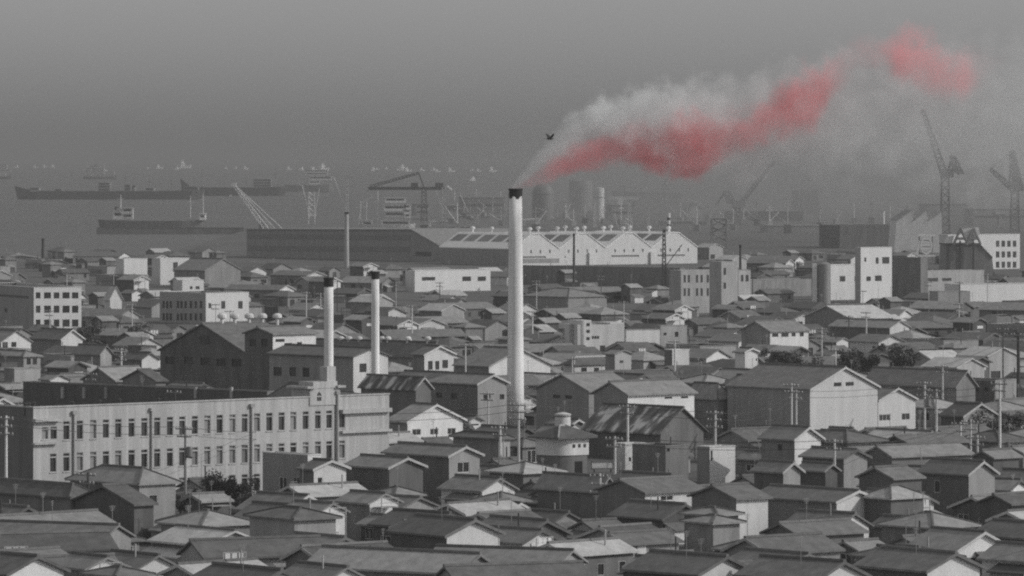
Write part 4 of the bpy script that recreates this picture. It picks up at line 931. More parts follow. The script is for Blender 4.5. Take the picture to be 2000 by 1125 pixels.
stack('slim pale stack on the saw tooth roofed warehouse', 1725, 413, 470, 6, 2650, W, cap=False)
stack('dark thin stack in front of the white gabled shed', 1121, 456, 572, 4.5, 1720, SD)
stack('dark slim stack in front of the grey concrete office', 1446, 478, 600, 5, 1580, SD)

def gas_tank(label, x, yt, yb, wpx, D, dome, m, name='storage_tank'):
    s = F / D; t = thing(name, label, 'tank', ((x - 1000) / s, D, 0), 0); r = wpx / s / 2; z = zat(yt, D)
    prof = [(r, 0), (r, z * .72)] + [(r * math.cos(a), z * .72 + z * .28 * math.sin(a)) for a in (.3, .6, .9, 1.2, 1.5)] if dome else [(r, 0), (r, z - .4), (r * .98, z - .3), (.1, z)]
    b = MB(); b.lathe(prof, n=28); b.build('shell', m, t)
    k = MB(); k.lathe([(r + .03, z * .7), (r + .3, z * .7), (r + .3, z * .72), (r + .03, z * .72)], n=28, cap=False); k.build('walkway', SM, t)
gas_tank('dark domed gas holder under the smoke right of the tallest chimney', 1060, 358, 400, 42, 3600, True, SM)
gas_tank('wide dark drum shaped tank under the red smoke', 1134, 352, 400, 46, 4100, False, SM)
gas_tank('small pale drum tank beside the wide dark tank', 1170, 366, 392, 20, 3500, False, W)

def shed_block(label, x0, x1, yt, D, m, roofm=None, depth=25.0, name='yard_shed', bands=0, gable=False, base=0.0):
    s = F / D; c = (x0 + x1) / 2; t = thing(name, label, 'shed', ((c - 1000) / s, D, base), R(8)); w_ = (x1 - x0) / s; z = zat(yt, D) - base
    b = MB()
    if gable: b.prism([(-w_ / 2, 0), (w_ / 2, 0), (w_ / 2, z * .6), (0, z - .3), (-w_ / 2, z * .6)], 'y', 0, depth)
    else: b.box(-w_ / 2, w_ / 2, 0, depth, 0, z - .35)
    b.build('wall', m, t)
    r = MB()
    if gable: r.prism([(-w_ / 2 - .5, z * .6 - .3), (0, z - .29), (w_ / 2 + .5, z * .6 - .3), (w_ / 2 + .5, z * .6), (0, z + .05), (-w_ / 2 - .5, z * .6)], 'y', -.5, depth + .5)
    else: r.box(-w_ / 2 - .4, w_ / 2 + .4, -.4, depth + .4, z - .345, z)
    r.build('roof', roofm or RM, t)
    for i in range(bands):
        k = MB(); zz = z * (i + .6) / (bands + .3); k.box(-w_ / 2 + .8, w_ / 2 - .8, -.08, -.004, zz, zz + z * .12); k.build('window_band', SD, t)
    return t
shed_block('low pale yard building right of the wide dark tank', 1195, 1240, 400, 3500, LG, bands=1)
shed_block('long dark yard shed under the red smoke', 1240, 1330, 376, 4100, SM)
shed_block('low dark quay shed behind the striped pole', 1300, 1380, 432, 3300, SM, bands=1)
shed_block('dim warehouse with pale roof lights behind the slanting crane', 1428, 1570, 412, 3500, SD, bands=2)
shed_block('dim square silo block in the haze right of the slanting crane', 1560, 1600, 372, 3900, SM)
shed_block('pale little office on the quay in the smoke haze', 1346, 1372, 398, 3700, LG, gable=True)
shed_block('long low yard shed with a pale roof line in the right haze', 1500, 1640, 440, 3000, SM, RL)
shed_block('dim warehouse under the tall luffing crane', 1810, 1890, 398, 3400, SM)
shed_block('dim long shed under the right edge crane', 1900, 2010, 408, 3300, SM, bands=1)
shed_block('pale gabled boat shed on the far left shore', 150, 242, 516, 2080, G, RL, gable=True)
shed_block('pale roofed boat shed at the left edge of the shore', 2, 80, 498, 2180, G, RL, gable=True, depth=18)
shed_block('bright roofed machine shop in the yard left of the smoke stack', 905, 985, 385, 3900, SM, RL, bands=1)
shed_block('dim slipway shed below the smoking chimney top', 885, 925, 420, 3350, SM, gable=True)
shed_block('dim brick engine house beyond the white ferry', 812, 838, 398, 3800, SM, bands=2)

def sawtooth():
    D = 2385.0; s = F / D; x0, x1 = 1746, 1840; c = (x0 + x1) / 2; X = lambda x: (x - c) / s; Z = lambda y: zat(y, D)
    t = thing('saw_tooth_works', 'pale factory with three saw tooth roof peaks on the right', 'factory', ((c - 1000) / s, D, 0), 0)
    pr = [(X(1746), 0), (X(1840), 0), (X(1839), Z(414)), (X(1812), Z(432)), (X(1809), Z(412)), (X(1784), Z(432)), (X(1780), Z(412)), (X(1751), Z(432))]
    m = MB(); m.prism(pr, 'y', 0, 40); m.build('wall', W, t)
    for (a, b_) in (((1751, 432), (1780, 412)), ((1784, 432), (1809, 412)), ((1812, 432), (1839, 414))):
        r = MB(); r.prism([(X(a[0]), Z(a[1]) + .004), (X(b_[0]), Z(b_[1]) + .004), (X(b_[0]), Z(b_[1]) + .35), (X(a[0]), Z(a[1]) + .35)], 'y', -.3, 40.3); r.build('roof', RL, t)
sawtooth()

# rooftop emblem: a ribbed oval between two white bars, and the triangular roof frame to its right
def emblem():
    D = 1990.0; s = F / D; px = 1809; X = lambda x: (x - px) / s; Z = lambda y: zat(y, D)
    t = thing('rooftop_sign', 'rooftop sign with a ribbed white oval emblem between two white bars', 'sign', ((px - 1000) / s, D, 0), R(6))
    for yy in (459.5, 499.5):
        b = MB(); b.box(X(1791), X(1827), -.3, .3, Z(yy) - .35, Z(yy) + .35); b.build('bar', WF, t)
    n = 28; rx, rz = X(1821) - 0, (Z(463) - Z(497)) / 2; cz = (Z(463) + Z(497)) / 2
    def ring(k): return [(rx * k * math.cos(2 * math.pi * i / n), cz + rz * k * math.sin(2 * math.pi * i / n)) for i in range(n)]
    a, c = ring(1.0), ring(.78); m = MB()
    for i in range(n):
        j = (i + 1) % n; m.mesh([(*a[i], 0), (*a[j], 0), (*c[j], 0), (*c[i], 0), (*a[i], .5), (*a[j], .5), (*c[j], .5), (*c[i], .5)], []) if False else None
        P = [a[i], a[j], c[j], c[i]]; m.prism(P, 'y', -.25, .25)
    for f in (.55, .1, -.35):
        w_ = rx * .76 * math.sqrt(max(0, 1 - f * f)); m.box(-w_, w_, -.2, .2, cz + rz * f * .8 - .28, cz + rz * f * .8 + .28)
    m.build('emblem', WF, t)
    k = MB(); k.prism([(X(1786), Z(499)), (X(1793), Z(499)), (X(1799), Z(470)), (X(1795), Z(470))], 'y', -.2, .2); k.build('bracket', WF, t)
    f = MB()
    for x in (1796, 1822): f.box(X(x) - .2, X(x) + .2, .6, 1.0, 0, Z(460))
    for yy in (470, 482, 494): f.box(X(1796) + .2, X(1822) - .2, .65, .95, Z(yy) - .12, Z(yy) + .12)
    f.build('support_frame', SM, t)
    D2 = 1900.0; s2 = F / D2; X2 = lambda x: (x - 1895) / s2; Z2 = lambda y: zat(y, D2)
    t2 = thing('roof_frame', 'dark roof frame of two leaning triangles on pale boards beside the corner office', 'sign', ((1895 - 1000) / s2, D2, 0), R(4))
    for x in (1876, 1902):
        m = MB()
        for q in (((x - 14, 478), (x, 446)), ((x, 446), (x + 14, 478)), ((x - 8, 466), (x + 8, 466))): m.bar((X2(q[0][0]), 0, Z2(q[0][1])), (X2(q[1][0]), 0, Z2(q[1][1])), .45, 5)
        m.build('triangle', SM, t2)
    p = MB(); p.prism([(X2(1880), Z2(447)), (X2(1912), Z2(444)), (X2(1914), Z2(456)), (X2(1900), Z2(474)), (X2(1892), Z2(474))], 'y', .6, .9); p.prism([(X2(1848), Z2(462)), (X2(1864), Z2(460)), (X2(1860), Z2(475)), (X2(1845), Z2(475))], 'y', .6, .9); p.build('board', WF, t2)
    l = MB()
    for x in (1852, 1876, 1902): l.box(X2(x) - .25, X2(x) + .25, 1.0, 1.5, 0, Z2(470))
    l.build('post', SD, t2)
    m = MB(); m.prism([(X2(1846), 0), (X2(1945), 0), (X2(1940), Z2(505)), (X2(1915), Z2(478)), (X2(1850), Z2(478))], 'y', 2.2, 16)
    t3 = thing('dark_hall', 'dark sloping hall under the leaning triangle frame on the right', 'hall', ((1895 - 1000) / s2, D2, 0), R(4)); m.build('wall', DW, t3)
    r = MB(); r.prism([(X2(1847), Z2(478) + .004), (X2(1915), Z2(478) + .004), (X2(1941), Z2(505) + .004), (X2(1941), Z2(505) + .4), (X2(1915), Z2(478) + .5), (X2(1847), Z2(478) + .5)], 'y', 1.9, 16.3); r.build('roof', RK, t3)
emblem()
def gasometer():
    D = F * 42.0 / (592 - YH); s = F / D
    t = thing('dark_silo', 'tall dark round silo left of the white office wing', 'silo', ((1607 - 1000) / s, D - 6, 0), 0); r = 13 / s; z = zat(515, D)
    b = MB(); b.lathe([(r, 0), (r, z), (r * .5, z + .5), (.1, z + .6)], n=24); b.build('shell', SM, t)
    k = MB(); k.box(-r - 1.4, -r - .15, -1, 1, 0, z + .2); k.build('stair_shaft', W, t)
gasometer()

# the forest of masts and derricks along the quays
q = random.Random(21); n_ = 0
PLC = [(828, 415), (893, 396), (906, 402), (918, 378), (931, 388), (944, 400), (962, 384), (978, 402), (1046, 404), (1088, 410), (1105, 398), (1120, 408), (1143, 400), (1180, 405), (1213, 398), (1252, 402), (1283, 410), (1329, 396), (1342, 388), (1361, 404), (1383, 398), (1432, 408), (1452, 396), (1478, 388), (1503, 402), (1538, 384), (1556, 400), (1602, 396), (1634, 404), (1668, 398), (1702, 390), (1738, 402), (1772, 398), (1902, 402), (1926, 396)]
for (x, yt) in PLC:
    D = q.uniform(2900, 3900); s = F / D
    t = thing('derrick_mast', f'pale derrick mast, {ORDW(n_)} from the left along the hazy quays behind the sheds', 'mast', ((x - 1000) / s, D, 0), R(q.uniform(-40, 40)), 'derrick masts along the far quays')
    z = zat(yt, D); p = MB(); p.bar((0, 0, 0), (0, 0, z), .42, 6, .26); p.bar((-1.8, 0, z * .8), (1.8, 0, z * .8), .22, 4); p.build('mast', q.choice((ST, ST, SM, LG)), t)
    for k in range(q.choice((1, 1, 2))):
        b = MB(); a = q.uniform(.4, 1.0) * (-1 if (k + n_) % 2 else 1); L_ = z * q.uniform(.5, .95); z0 = z * .25; tip = (math.sin(a) * L_, 0, z0 + math.cos(a) * L_)
        b.bar((0, 0, z0), tip, .3, 5, .2); b.bar(tip, (0, 0, z * .97), .09, 3); b.build('boom', q.choice((ST, SM)), t)
    h_ = MB(); h_.box(-1.6, 1.6, -1.5, 1.5, 0, z * .16 + 1.5); h_.build('winch_house', q.choice((SM, LG, SD)), t)
    n_ += 1
ship('dim freighter with two light deckhouses left of the smoking chimney', 872, 992, 412, 402, SM, [(900, 912, 388, 402), (948, 968, 392, 402)], [(888, 372, 402), (930, 368, 402), (978, 374, 402)], (955, 6, 384, 392), name='freighter', sheer=3)
ship('dim freighter under the red smoke with three masts', 1195, 1330, 384, 374, SM, [(1208, 1222, 362, 374), (1290, 1312, 360, 374)], [(1238, 346, 374), (1262, 344, 374), (1324, 350, 374)], (1301, 7, 352, 360), name='freighter', sheer=3, cm=LG)
# ------------------------------------------------------------------ the crowd of small houses filling the town
rnd = random.Random(5)
def proto(mode, Wr, Wl, he, pitch, wall, roof, gmat=None, style='plain', dens=.55, fascia=None, pent=False, ridge=True):
    t = thing('wooden_house', 'x', 'house')
    Wd = Wr if mode == 'R' else Wl if mode == 'L' else min(Wr, Wl)
    build_house(t, mode, Wr, Wl, he, Wd / 2 * math.tan(R(pitch)), wall, roof, auto_windows(Wr, he, dens, rnd), auto_windows(Wl, he, dens * .8, rnd), style, gmat, fascia, .5, pent, ridge)
    return t
WN = {W: 'white', WF: 'white', LG: 'pale', G: 'grey', DW: 'dark', BW: 'black'}
RN = {RK: 'dark', RM: 'grey', RL: 'pale', RT: 'bright tin', RP: 'patched'}
FN = {'R': 'gable', 'L': 'side gable', 'H': 'hip roof', 'F': 'flat roof'}
PROTO = {'near': [], 'far': []}
def extras(t, mode, Wr, Wl, he, wall, roof, q):
    """lean-tos, stove pipes, drying decks and aerials: what makes each house of a crowded town untidy"""
    if q.random() < .75:                                             # a lean-to against one side
        side = q.random() < .5; L_ = Wr if side else Wl; d = q.uniform(1.2, 2.2); u0 = q.uniform(0, L_ * .4); u1 = min(L_, u0 + q.uniform(2.2, L_ * .9)); h0 = min(he - .35, q.uniform(2.0, 2.6))
        w_ = MB(); r = MB(); w_poly = [(-d, 0), (-.004, 0), (-.004, h0), (-d, h0 - .5)]; r_poly = [(-d - .3, h0 - .62), (-.004, h0 + .06), (-.004, h0 + .2), (-d - .3, h0 - .48)]
        w_.prism(w_poly, 'x' if side else 'y', u0, u1); r.prism(r_poly, 'x' if side else 'y', u0 - .2, u1 + .2)
        wo_ = w_.build('lean_to', q.choice((wall, DW, BW, G, WF)), t); r.build('lean_to_roof', q.choice((roof, RM, RK, RL)), wo_)
    if q.random() < .5:
        p = MB(); x, y = Wr * q.uniform(.2, .8), Wl * q.uniform(.2, .8); p.bar((x, y, he), (x, y, he + q.uniform(1.7, 2.6)), .09, 6); p.build('stove_pipe', q.choice((SM, LG, SD)), t)
    if q.random() < .35:
        p = MB(); x, y = Wr * q.uniform(.3, .7), Wl * q.uniform(.3, .7); z = he + 3.6; p.bar((x, y, he), (x, y, z), .03, 4)
        for k in range(4): p.bar((x - .5 + .06 * k, y - .1, z - .1 - k * .14), (x + .5 - .06 * k, y + .1, z - .1 - k * .14), .018, 3)
        p.build('aerial', SM, t)
    if q.random() < .3:                                              # a white board or shutter on the lit side
        p = MB(); x = Wr * q.uniform(.05, .5); w2 = min(Wr * .45, q.uniform(1.0, 2.6)); z = he * q.uniform(.35, .7); p.box(x, x + w2, -.12, -.02, z, min(he - .1, z + q.uniform(.5, 1.1))); p.build('white_board', WF, t)
    if q.random() < .3 and he > 3:                                   # a drying deck above the eaves
        p = MB(); x0, y0 = Wr * .1, -.2; w2 = min(2.4, Wr * .7); z = he - .5
        p.box(x0, x0 + w2, -1.5, -.15, z, z + .08)
        for xx in (x0, x0 + w2 - .08):
            p.box(xx, xx + .08, -1.5, -1.42, 0, z - .003); p.box(xx, xx + .08, -1.5, -1.42, z + .083, z + 1.0)
        p.box(x0, x0 + w2, -1.49, -1.43, z + 1.003, z + 1.08); p.box(x0, x0 + w2, -1.49, -1.43, z + .5, z + .56)
        dk = p.build('drying_deck', q.choice((DW, LG)), t)
        if q.random() < .7:
            l = MB()
            for k in range(3): l.box(x0 + .2 + k * .7, x0 + .7 + k * .7, -1.56, -1.53, z + .25, z + .98)
            l.build('washing', WF, dk)
walls = [DW, BW, DW, G, BW, DW, W, DW, BW, LG, DW]; roofs = [RK, RM, RK, RM, RL, RK, RM, RM, RK, RT, RM, RK, RL]
for key, n in (('near', 34), ('far', 30)):
    for i in range(n):
        mode = 'RLRHRLRRHL'[i % 10]; big = 1.0 if key == 'near' else 1.15
        if i % 10 == 9 and key == 'far': mode = 'F'
        size = ('hut', 'house', 'house', 'long', 'house', 'hut', 'long', 'house')[i % 8]
        Wr, Wl = {'hut': (rnd.uniform(3, 4.2), rnd.uniform(3.5, 5.5)), 'house': (rnd.uniform(4.8, 6.8), rnd.uniform(6, 9.5)), 'long': (rnd.uniform(5.5, 7), rnd.uniform(12, 19))}[size]
        Wr *= big; Wl *= big
        if mode == 'L': Wr, Wl = Wl, Wr
        he = {'hut': rnd.choice((2.3, 2.5, 4.4)), 'house': rnd.choice((2.7, 2.9, 3.1, 3.2, 4.8)), 'long': rnd.choice((2.8, 3.0, 3.3))}[size]
        wl_ = walls[(i * 3 + i // 11) % 11]; rf = roofs[(i * 5 + i // 13) % 13]
        gm_ = (None, None, G, None, WF, None, None, LG, None, None, W, None)[i % 12] if wl_ in (DW, BW, G) else None
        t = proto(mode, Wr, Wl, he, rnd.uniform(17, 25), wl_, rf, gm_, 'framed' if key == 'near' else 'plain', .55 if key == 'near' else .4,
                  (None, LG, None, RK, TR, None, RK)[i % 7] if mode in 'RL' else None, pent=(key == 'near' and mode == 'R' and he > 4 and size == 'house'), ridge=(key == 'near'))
        extras(t, mode, Wr, Wl, he, wl_, rf, random.Random(i * 7 + len(key)))
        t.name = {'hut': 'hut', 'house': 'hip_roofed_house' if mode == 'H' else 'wooden_house', 'long': 'row_house'}[size]
        rise = he + (0 if mode == 'F' else math.tan(R(24)) * min(Wr, Wl) / 2)
        PROTO[key].append((t, mode, Wr, Wl, he, rise, wl_, rf, gm_))
LMK = [('the concrete school', 380, 900, 690), ('the school tower', 632, 760, 690), ('the tallest chimney', 1006, 780, 858), ('the big storehouse', 1570, 800, 850), ('the grid windowed office', 110, 600, 1500),
       ('the big dark factory', 400, 700, 930), ('the slim chimney', 733, 660, 1020), ('the patched tin shed', 1230, 820, 860), ('the modern white block', 1170, 650, 1230), ('the bright tin roof hall', 1680, 610, 1350),
       ('the grey panel shop', 560, 920, 740), ('the round windowed hall', 1900, 760, 960), ('the tall boarded storehouse', 870, 780, 870), ('the narrow windowed office', 1390, 550, 1650), ('the white two window block', 890, 545, 1750),
       ('the tall white office', 1710, 530, 1700), ('the white market hall', 1950, 565, 1720), ('the white plaster house', 1120, 870, 760), ('the pale shuttered house', 1860, 940, 740), ('the windowed gable house', 1520, 655, 1170),
       ('the broad white gable', 1010, 700, 1000), ('the shaded shed wall', 1160, 545, 1790), ('the bright factory front', 340, 518, 2000), ('the big white gable peak', 1670, 970, 640), ('the bright tin hip roof', 1020, 910, 700), ('the workshop with ventilators', 800, 680, 1080)]
FILL = []
def project(P): return 1000 + F * P[0] / P[1], YH + F * (H - P[2]) / P[1]
def try_place(px, D, key, tries=5):
    for _ in range(tries):
        pr = rnd.choice(PROTO[key]); t, mode, Wr, Wl, he, rise, *_r = pr
        a = R((42 if max(Wr, Wl) < 12 else (60 if mode == 'R' else 25) if rnd.random() < .7 else 42) + rnd.uniform(-6, 6)); O = Vector(((px - 1000) * D / F, D))
        dr = Vector((math.cos(a), math.sin(a))); dl = Vector((-math.sin(a), math.cos(a)))
        poly = [O + dr * x + dl * y for x, y in ((-.9, -.9), (Wr + .3, -.9), (Wr + .3, Wl + .3), (-.9, Wl + .3))]
        xs = [project((p.x, p.y, 0))[0] for p in poly]; x0, x1 = min(xs), max(xs)
        yt = project((O.x, D, rise))[1]; yb = project((O.x, D, 0))[1]
        if yt > 1118: continue
        if x1 < -10 or x0 > 2010: return
        if any(zD > D - 4 and x0 < zx1 - 3 and x1 > zx0 + 3 and yt < zy1 and yb > zy0 for zx0, zy0, zx1, zy1, zD in ZONES): continue
        if any(abs(sum(q.y for q in f) / len(f) - D) < 90 and sat(poly, f) for f in FOOT): continue
        if mode != 'F' and D < 1400 and any(False for _ in ()): continue
        FILL.append([pr, O, a, (x0 + x1) / 2, yt, D]); FOOT.append(poly); return True
D = 470.0
while D < 2290:
    key = 'near' if D < 980 else 'far'
    step = (10.0 if D < 980 else 13.0 if D < 1400 else 18.0); px = -30 + rnd.uniform(0, 60)
    dpx = step * F / D
    while px < 2030:
        Dj = D * (1 + rnd.uniform(-.009, .009))
        land_ok = Dj < 1950 or px < 470 or px > 1380
        if land_ok: try_place(px, Dj, key)
        px += dpx * rnd.uniform(.85, 1.25)
    D *= 1.022 if D < 980 else 1.028 if D < 1500 else 1.038
# houses that other roofs would cover completely are left out
order = sorted([(f[5], 1, f) for f in FILL] + [(z[4], 0, z) for z in ZONES], key=lambda t_: t_[0])
mask = np.zeros((1125, 2000), bool); keep = []
for Dk, isf, it in order:
    if isf:
        pr, O, a, xm, yt, D = it; s_ = F / D; hw = (pr[2] * math.cos(a) + pr[3] * math.sin(a)) * s_ / 2
        X0, X1 = int(max(0, xm - hw)), int(min(2000, xm + hw)); Y0, Y1 = int(max(0, yt)), int(min(1125, yt + pr[5] * s_))
        if X1 <= X0 or Y1 <= Y0 or (~mask[Y0:Y1, X0:X1]).sum() < 14: continue
        keep.append(it); e_ = (X1 - X0) * .06; k_ = (pr[5] - pr[4]) * s_ * .55
        mask[int(Y0 + k_):Y1, int(X0 + e_):int(X1 - e_)] = True
    else:
        x0, y0, x1, y1, _D = it; x0, x1 = max(0, x0), min(2000, x1); e_ = (x1 - x0) * .08
        mask[int(max(0, y0 + (y1 - y0) * .4)):int(y1), int(x0 + e_):int(max(x0 + e_, x1 - e_))] = True
FILL = keep
used = {}
def where(x, y, D, skip=0):
    L = sorted(LMK, key=lambda l: abs(l[1] - x) * 1.0 + abs(l[2] - y) * 1.6); n, lx, ly, lD = L[skip]
    dx, dy = x - lx, y - ly
    rel = ('left of' if dx < 0 else 'right of') if abs(dx) > abs(dy) * 1.2 else ('in front of' if D < lD else 'behind')
    return f'{rel} {n}'
rows = []
for f in FILL:
    pr, O, a, x, y, D = f; _, mode, *_r, wl_, rf, gm_ = pr
    kn = {'hut': 'hut', 'row': 'row house'}.get(pr[0].name.split('.')[0].split('_')[0], 'house'); base = f'{WN[wl_]} {FN[mode]} {kn} with {RN[rf]} roof'
    if gm_ is not None and gm_ is not wl_: base = f'{WN[wl_]} {FN[mode]} {kn}, {RN[rf]} roof, {WN.get(gm_, "white")} front,'
    rows.append([base, where(x, y, D), f])
by = {}
for r in rows: by.setdefault((r[0], r[1]), []).append(r)
for (b, w_), L in by.items():
    L.sort(key=lambda r: r[2][5])
    for i, r in enumerate(L):
        r.append(f'{b} {w_}' if len(L) == 1 else f'{"nearest" if i == 0 else ORD[i] + " nearest"} {b} {w_}')
seen = set()
for r in rows:
    pr, O, a, x, y, D = r[2]; t = pr[0]
    o = t if t.name not in seen else copy_tree(t)
    seen.add(t.name); o.location = (O.x, O.y, 0); o.rotation_euler = (0, 0, a)
    lb = r[3]; lb = lb if len(lb.split()) <= 16 else lb.replace(' the ', ' '); lb = lb if len(lb.split()) <= 16 else lb.replace(' front,', ''); o['label'] = lb; o['group'] = 'small wooden houses crowded across the town'; o['category'] = 'hut' if o.name.startswith('hut') else 'house'
def wipe(o):
    for c in list(o.children): wipe(c)
    bpy.data.objects.remove(o)
for key in PROTO:
    for pr in PROTO[key]:
        if pr[0].name not in seen: wipe(pr[0])
for i_, A_ in enumerate(NAMED):
    for B_ in NAMED[:i_]:
        if sat(A_[4], B_[4]): print('OVERLAP', A_[1][:40], round(A_[3]), '|', B_[1][:40], round(B_[3]))

# ------------------------------------------------------------------ utility poles and their wires
def upole(label, x, yt, yb, D=None, m=None, arms=2, box=False, r=.17, arm_m=None):
    D = D or ground_D(yb); s = F / D; z = zat(yt, D); m = m or PW
    t = thing('utility_pole', label, 'utility pole', ((x - 1000) / s, D, 0), R(-35), 'utility poles standing among the houses')
    p = MB(); p.bar((0, 0, 0), (0, 0, z), r * 1.15, 10, r * .8); p.build('pole', m, t)
    for i in range(arms):
        c = MB(); zz = z - .35 - i * .9; w_ = 1.25 - .2 * (i % 2); c.box(-w_, w_, -.30, -.17, zz - .07, zz + .07); ao = c.build('crossarm', arm_m or SM, t)
        for k in (-1, -.5, .5, 1):
            q = MB(); q.lathe([(.05, zz + .075), (.09, zz + .13), (.06, zz + .26), (.02, zz + .28)], (k * (w_ - .1), -.235), 8); q.build('insulator', TR, ao)
    if box:
        b = MB(); b.lathe([(.34, z - 3.6), (.36, z - 3.5), (.36, z - 2.5), (.3, z - 2.4), (.05, z - 2.38)], (.62, 0), 12); b.build('transformer', SM, t)
        b = MB(); b.box(.15, 1.0, -.1, .1, z - 3.75, z - 3.61); b.build('bracket', SD, t)
    return Vector(((x - 1000) / s, D, z))
P = {}
for k, (label, x, yt, yb, hint) in enumerate([
    ('pale pole with two crossarms against the dark end wall of the school', 12, 812, 962, 650),
    ('dark pole carrying a transformer before the school windows', 362, 832, 1000, None),
    ('slim pale pole before the pale end of the school', 713, 806, 930, None),
    ('pale pole rising straight below the tallest chimney', 1013, 786, 945, None),
    ('pale pole in front of the patched tin roof', 1226, 790, 925, None),
    ('pale pole beside the long white shop sign', 1201, 852, 985, None),
    ('pale pole with a wide crossarm before the white side wall', 1397, 802, 935, None),
    ('pale pole against the dark side of the big storehouse', 1555, 762, 875, None),
    ('tall pale pole beside the small arched shed', 1630, 858, 985, None),
    ('pale pole with a transformer right of the small white storehouse', 1806, 745, 860, None),
    ('tall pale pole standing before the pale low roofs on the right', 1829, 760, 905, None),
    ('tall pale pole near the right edge beside the pole with a box', 1953, 745, 925, None),
    ('short pale pole over the long low pale roof', 1876, 824, 925, None),
    ('pale pole before the grey roofed dark hall', 1841, 712, 830, None),
    ('thick dark pole at the right edge of the town', 1989, 650, 820, None),
    ('thin pale pole among the houses left of the dark factory', 237, 680, 760, None),
    ('grey pole left of the patched tin roof below the white tank', 1318, 664, 765, None),
    ('thin pale pole in front of the bright tin roof hall', 1692, 608, 690, None),
    ('thin pale pole standing among the roofs on the far right', 1873, 592, 665, None),
    ('dark pole by the hip roofed house below the school', 172, 922, 1040, None),
    ('pale pole with a lamp arm by the lower right houses', 1909, 850, 950, None),
    ('slim pole between the dark gables at the bottom', 1172, 925, 1040, None),
    ('slim pale pole behind the tin hip roof', 977, 832, 930, None),
    ('pale pole among the low roofs left of the modern white block', 1040, 606, 690, None),
    ('thin pole over the roofs right of the windowed gable house', 1605, 640, 730, None)]):
    dark = label.startswith(('dark', 'thick dark'))
    P[k] = upole(label, x, yt, yb, hint, (SM if 'transformer before' in label else PD) if dark else PW, 2 if k % 3 else 3, 'transformer' in label, .3 if 'thick' in label else .17)
q = random.Random(77); EX = []
for _ in range(400):
    if len(EX) == 34: break
    D = q.uniform(690, 1650); x = q.uniform(20, 1980); c_ = Vector(((x - 1000) * D / F, D)); sq = [c_ + Vector(v) for v in ((-.4, -.4), (.4, -.4), (.4, .4), (-.4, .4))]
    if any(sat(sq, f) for f in FOOT) or any(zx0 - 4 < x < zx1 + 4 and zD > D and zx1 - zx0 < 45 for zx0, zy0, zx1, zy1, zD in ZONES): continue
    if any(abs(x - e[0]) < 22 for e in EX): continue
    EX.append((x, D))
EX.sort()
for i, (x, D) in enumerate(EX):
    hgt = q.uniform(8.0, 10.5); yb_ = YH + F * H / D; yt_ = YH + F * (H - hgt) / D
    upole(f'thin {"dark wooden" if i % 3 == 0 else "pale"} pole among the roofs, {ORDW(i)} from the left', x, yt_, yb_, D, PD if i % 3 == 0 else PW, 1 + i % 2, False, .13)
WL = [(0, 1, 'from the pale school corner pole to the transformer pole'), (1, 2, 'from the school transformer pole to the slim school pole'), (2, 3, 'from the slim school pole to the chimney pole'), (3, 4, 'from the chimney pole to the patched tin roof pole'), (4, 6, 'from the patched tin roof pole to the wide crossarm pole'), (6, 7, 'from the wide crossarm pole to the storehouse pole'),
      (5, 8, 'from the shop sign pole to the arched shed pole'), (7, 9, 'from the storehouse pole to the white storehouse pole'), (9, 10, 'from the white storehouse pole to the low roofs pole'), (10, 11, 'from the low roofs pole to the right edge pole'), (8, 12, 'from the arched shed pole to the short pole'), (13, 14, 'from the dark hall pole to the thick dark pole')]
for a_, b_, txt in WL:
    for j, (dz, nm) in enumerate(((-.1, 'upper'), (-1.0, 'lower'))):
        A, B = P[a_] + Vector((0, 0, dz)), P[b_] + Vector((0, 0, dz)); m = MB(); n = 14; sag = (B - A).length * .018
        pts = [A.lerp(B, i / n) - Vector((0, 0, sag * 4 * (i / n) * (1 - i / n))) for i in range(n + 1)]
        for i in range(n): m.bar(pts[i], pts[i + 1], .032, 3)
        tag(m.build('power_line', SD), f'{nm} wire {txt}', 'wire', 'wires strung between the poles')

# ------------------------------------------------------------------ trees
def tree_proto(seed, h_, r_, dens_=150, leaf=(.08, .2)):
    q = random.Random(seed); t = thing('tree', 'x', 'tree')
    b = MB(); b.bar((0, 0, 0), (.1, .05, h_ * .55), .16, 7, .09)
    tips = []
    for i in range(7):
        a = q.uniform(0, 6.28); e = Vector((math.cos(a) * r_ * .55, math.sin(a) * r_ * .55, h_ * q.uniform(.55, .85))); b.bar((.08, .04, h_ * q.uniform(.3, .5)), e, .06, 5, .02); tips.append(e)
    b.build('trunk', BK, t)
    c = MB(); tips += [Vector((q.gauss(0, r_ * .4), q.gauss(0, r_ * .4), h_ * q.uniform(.45, .95))) for _ in range(9)]
    for e in tips:
        rr = r_ * q.uniform(.28, .5)
        for _ in range(dens_):
            d = Vector((q.gauss(0, 1), q.gauss(0, 1), q.gauss(0, .8))).normalized() * rr * q.random() ** .4; p = e + d; s_ = q.uniform(*leaf)
            u = Vector((q.gauss(0, 1), q.gauss(0, 1), q.gauss(0, 1))).normalized(); v = u.orthogonal().normalized()
            c.face([p - u * s_, p + v * s_ * .6, p + u * s_, p - v * s_ * .6])
    c.build('crown', LF, t); return t
TP = [tree_proto(i, hh, rr) for i, (hh, rr) in enumerate(((5.0, 2.2), (6.0, 2.0), (4.2, 2.4), (2.6, 1.7)))]
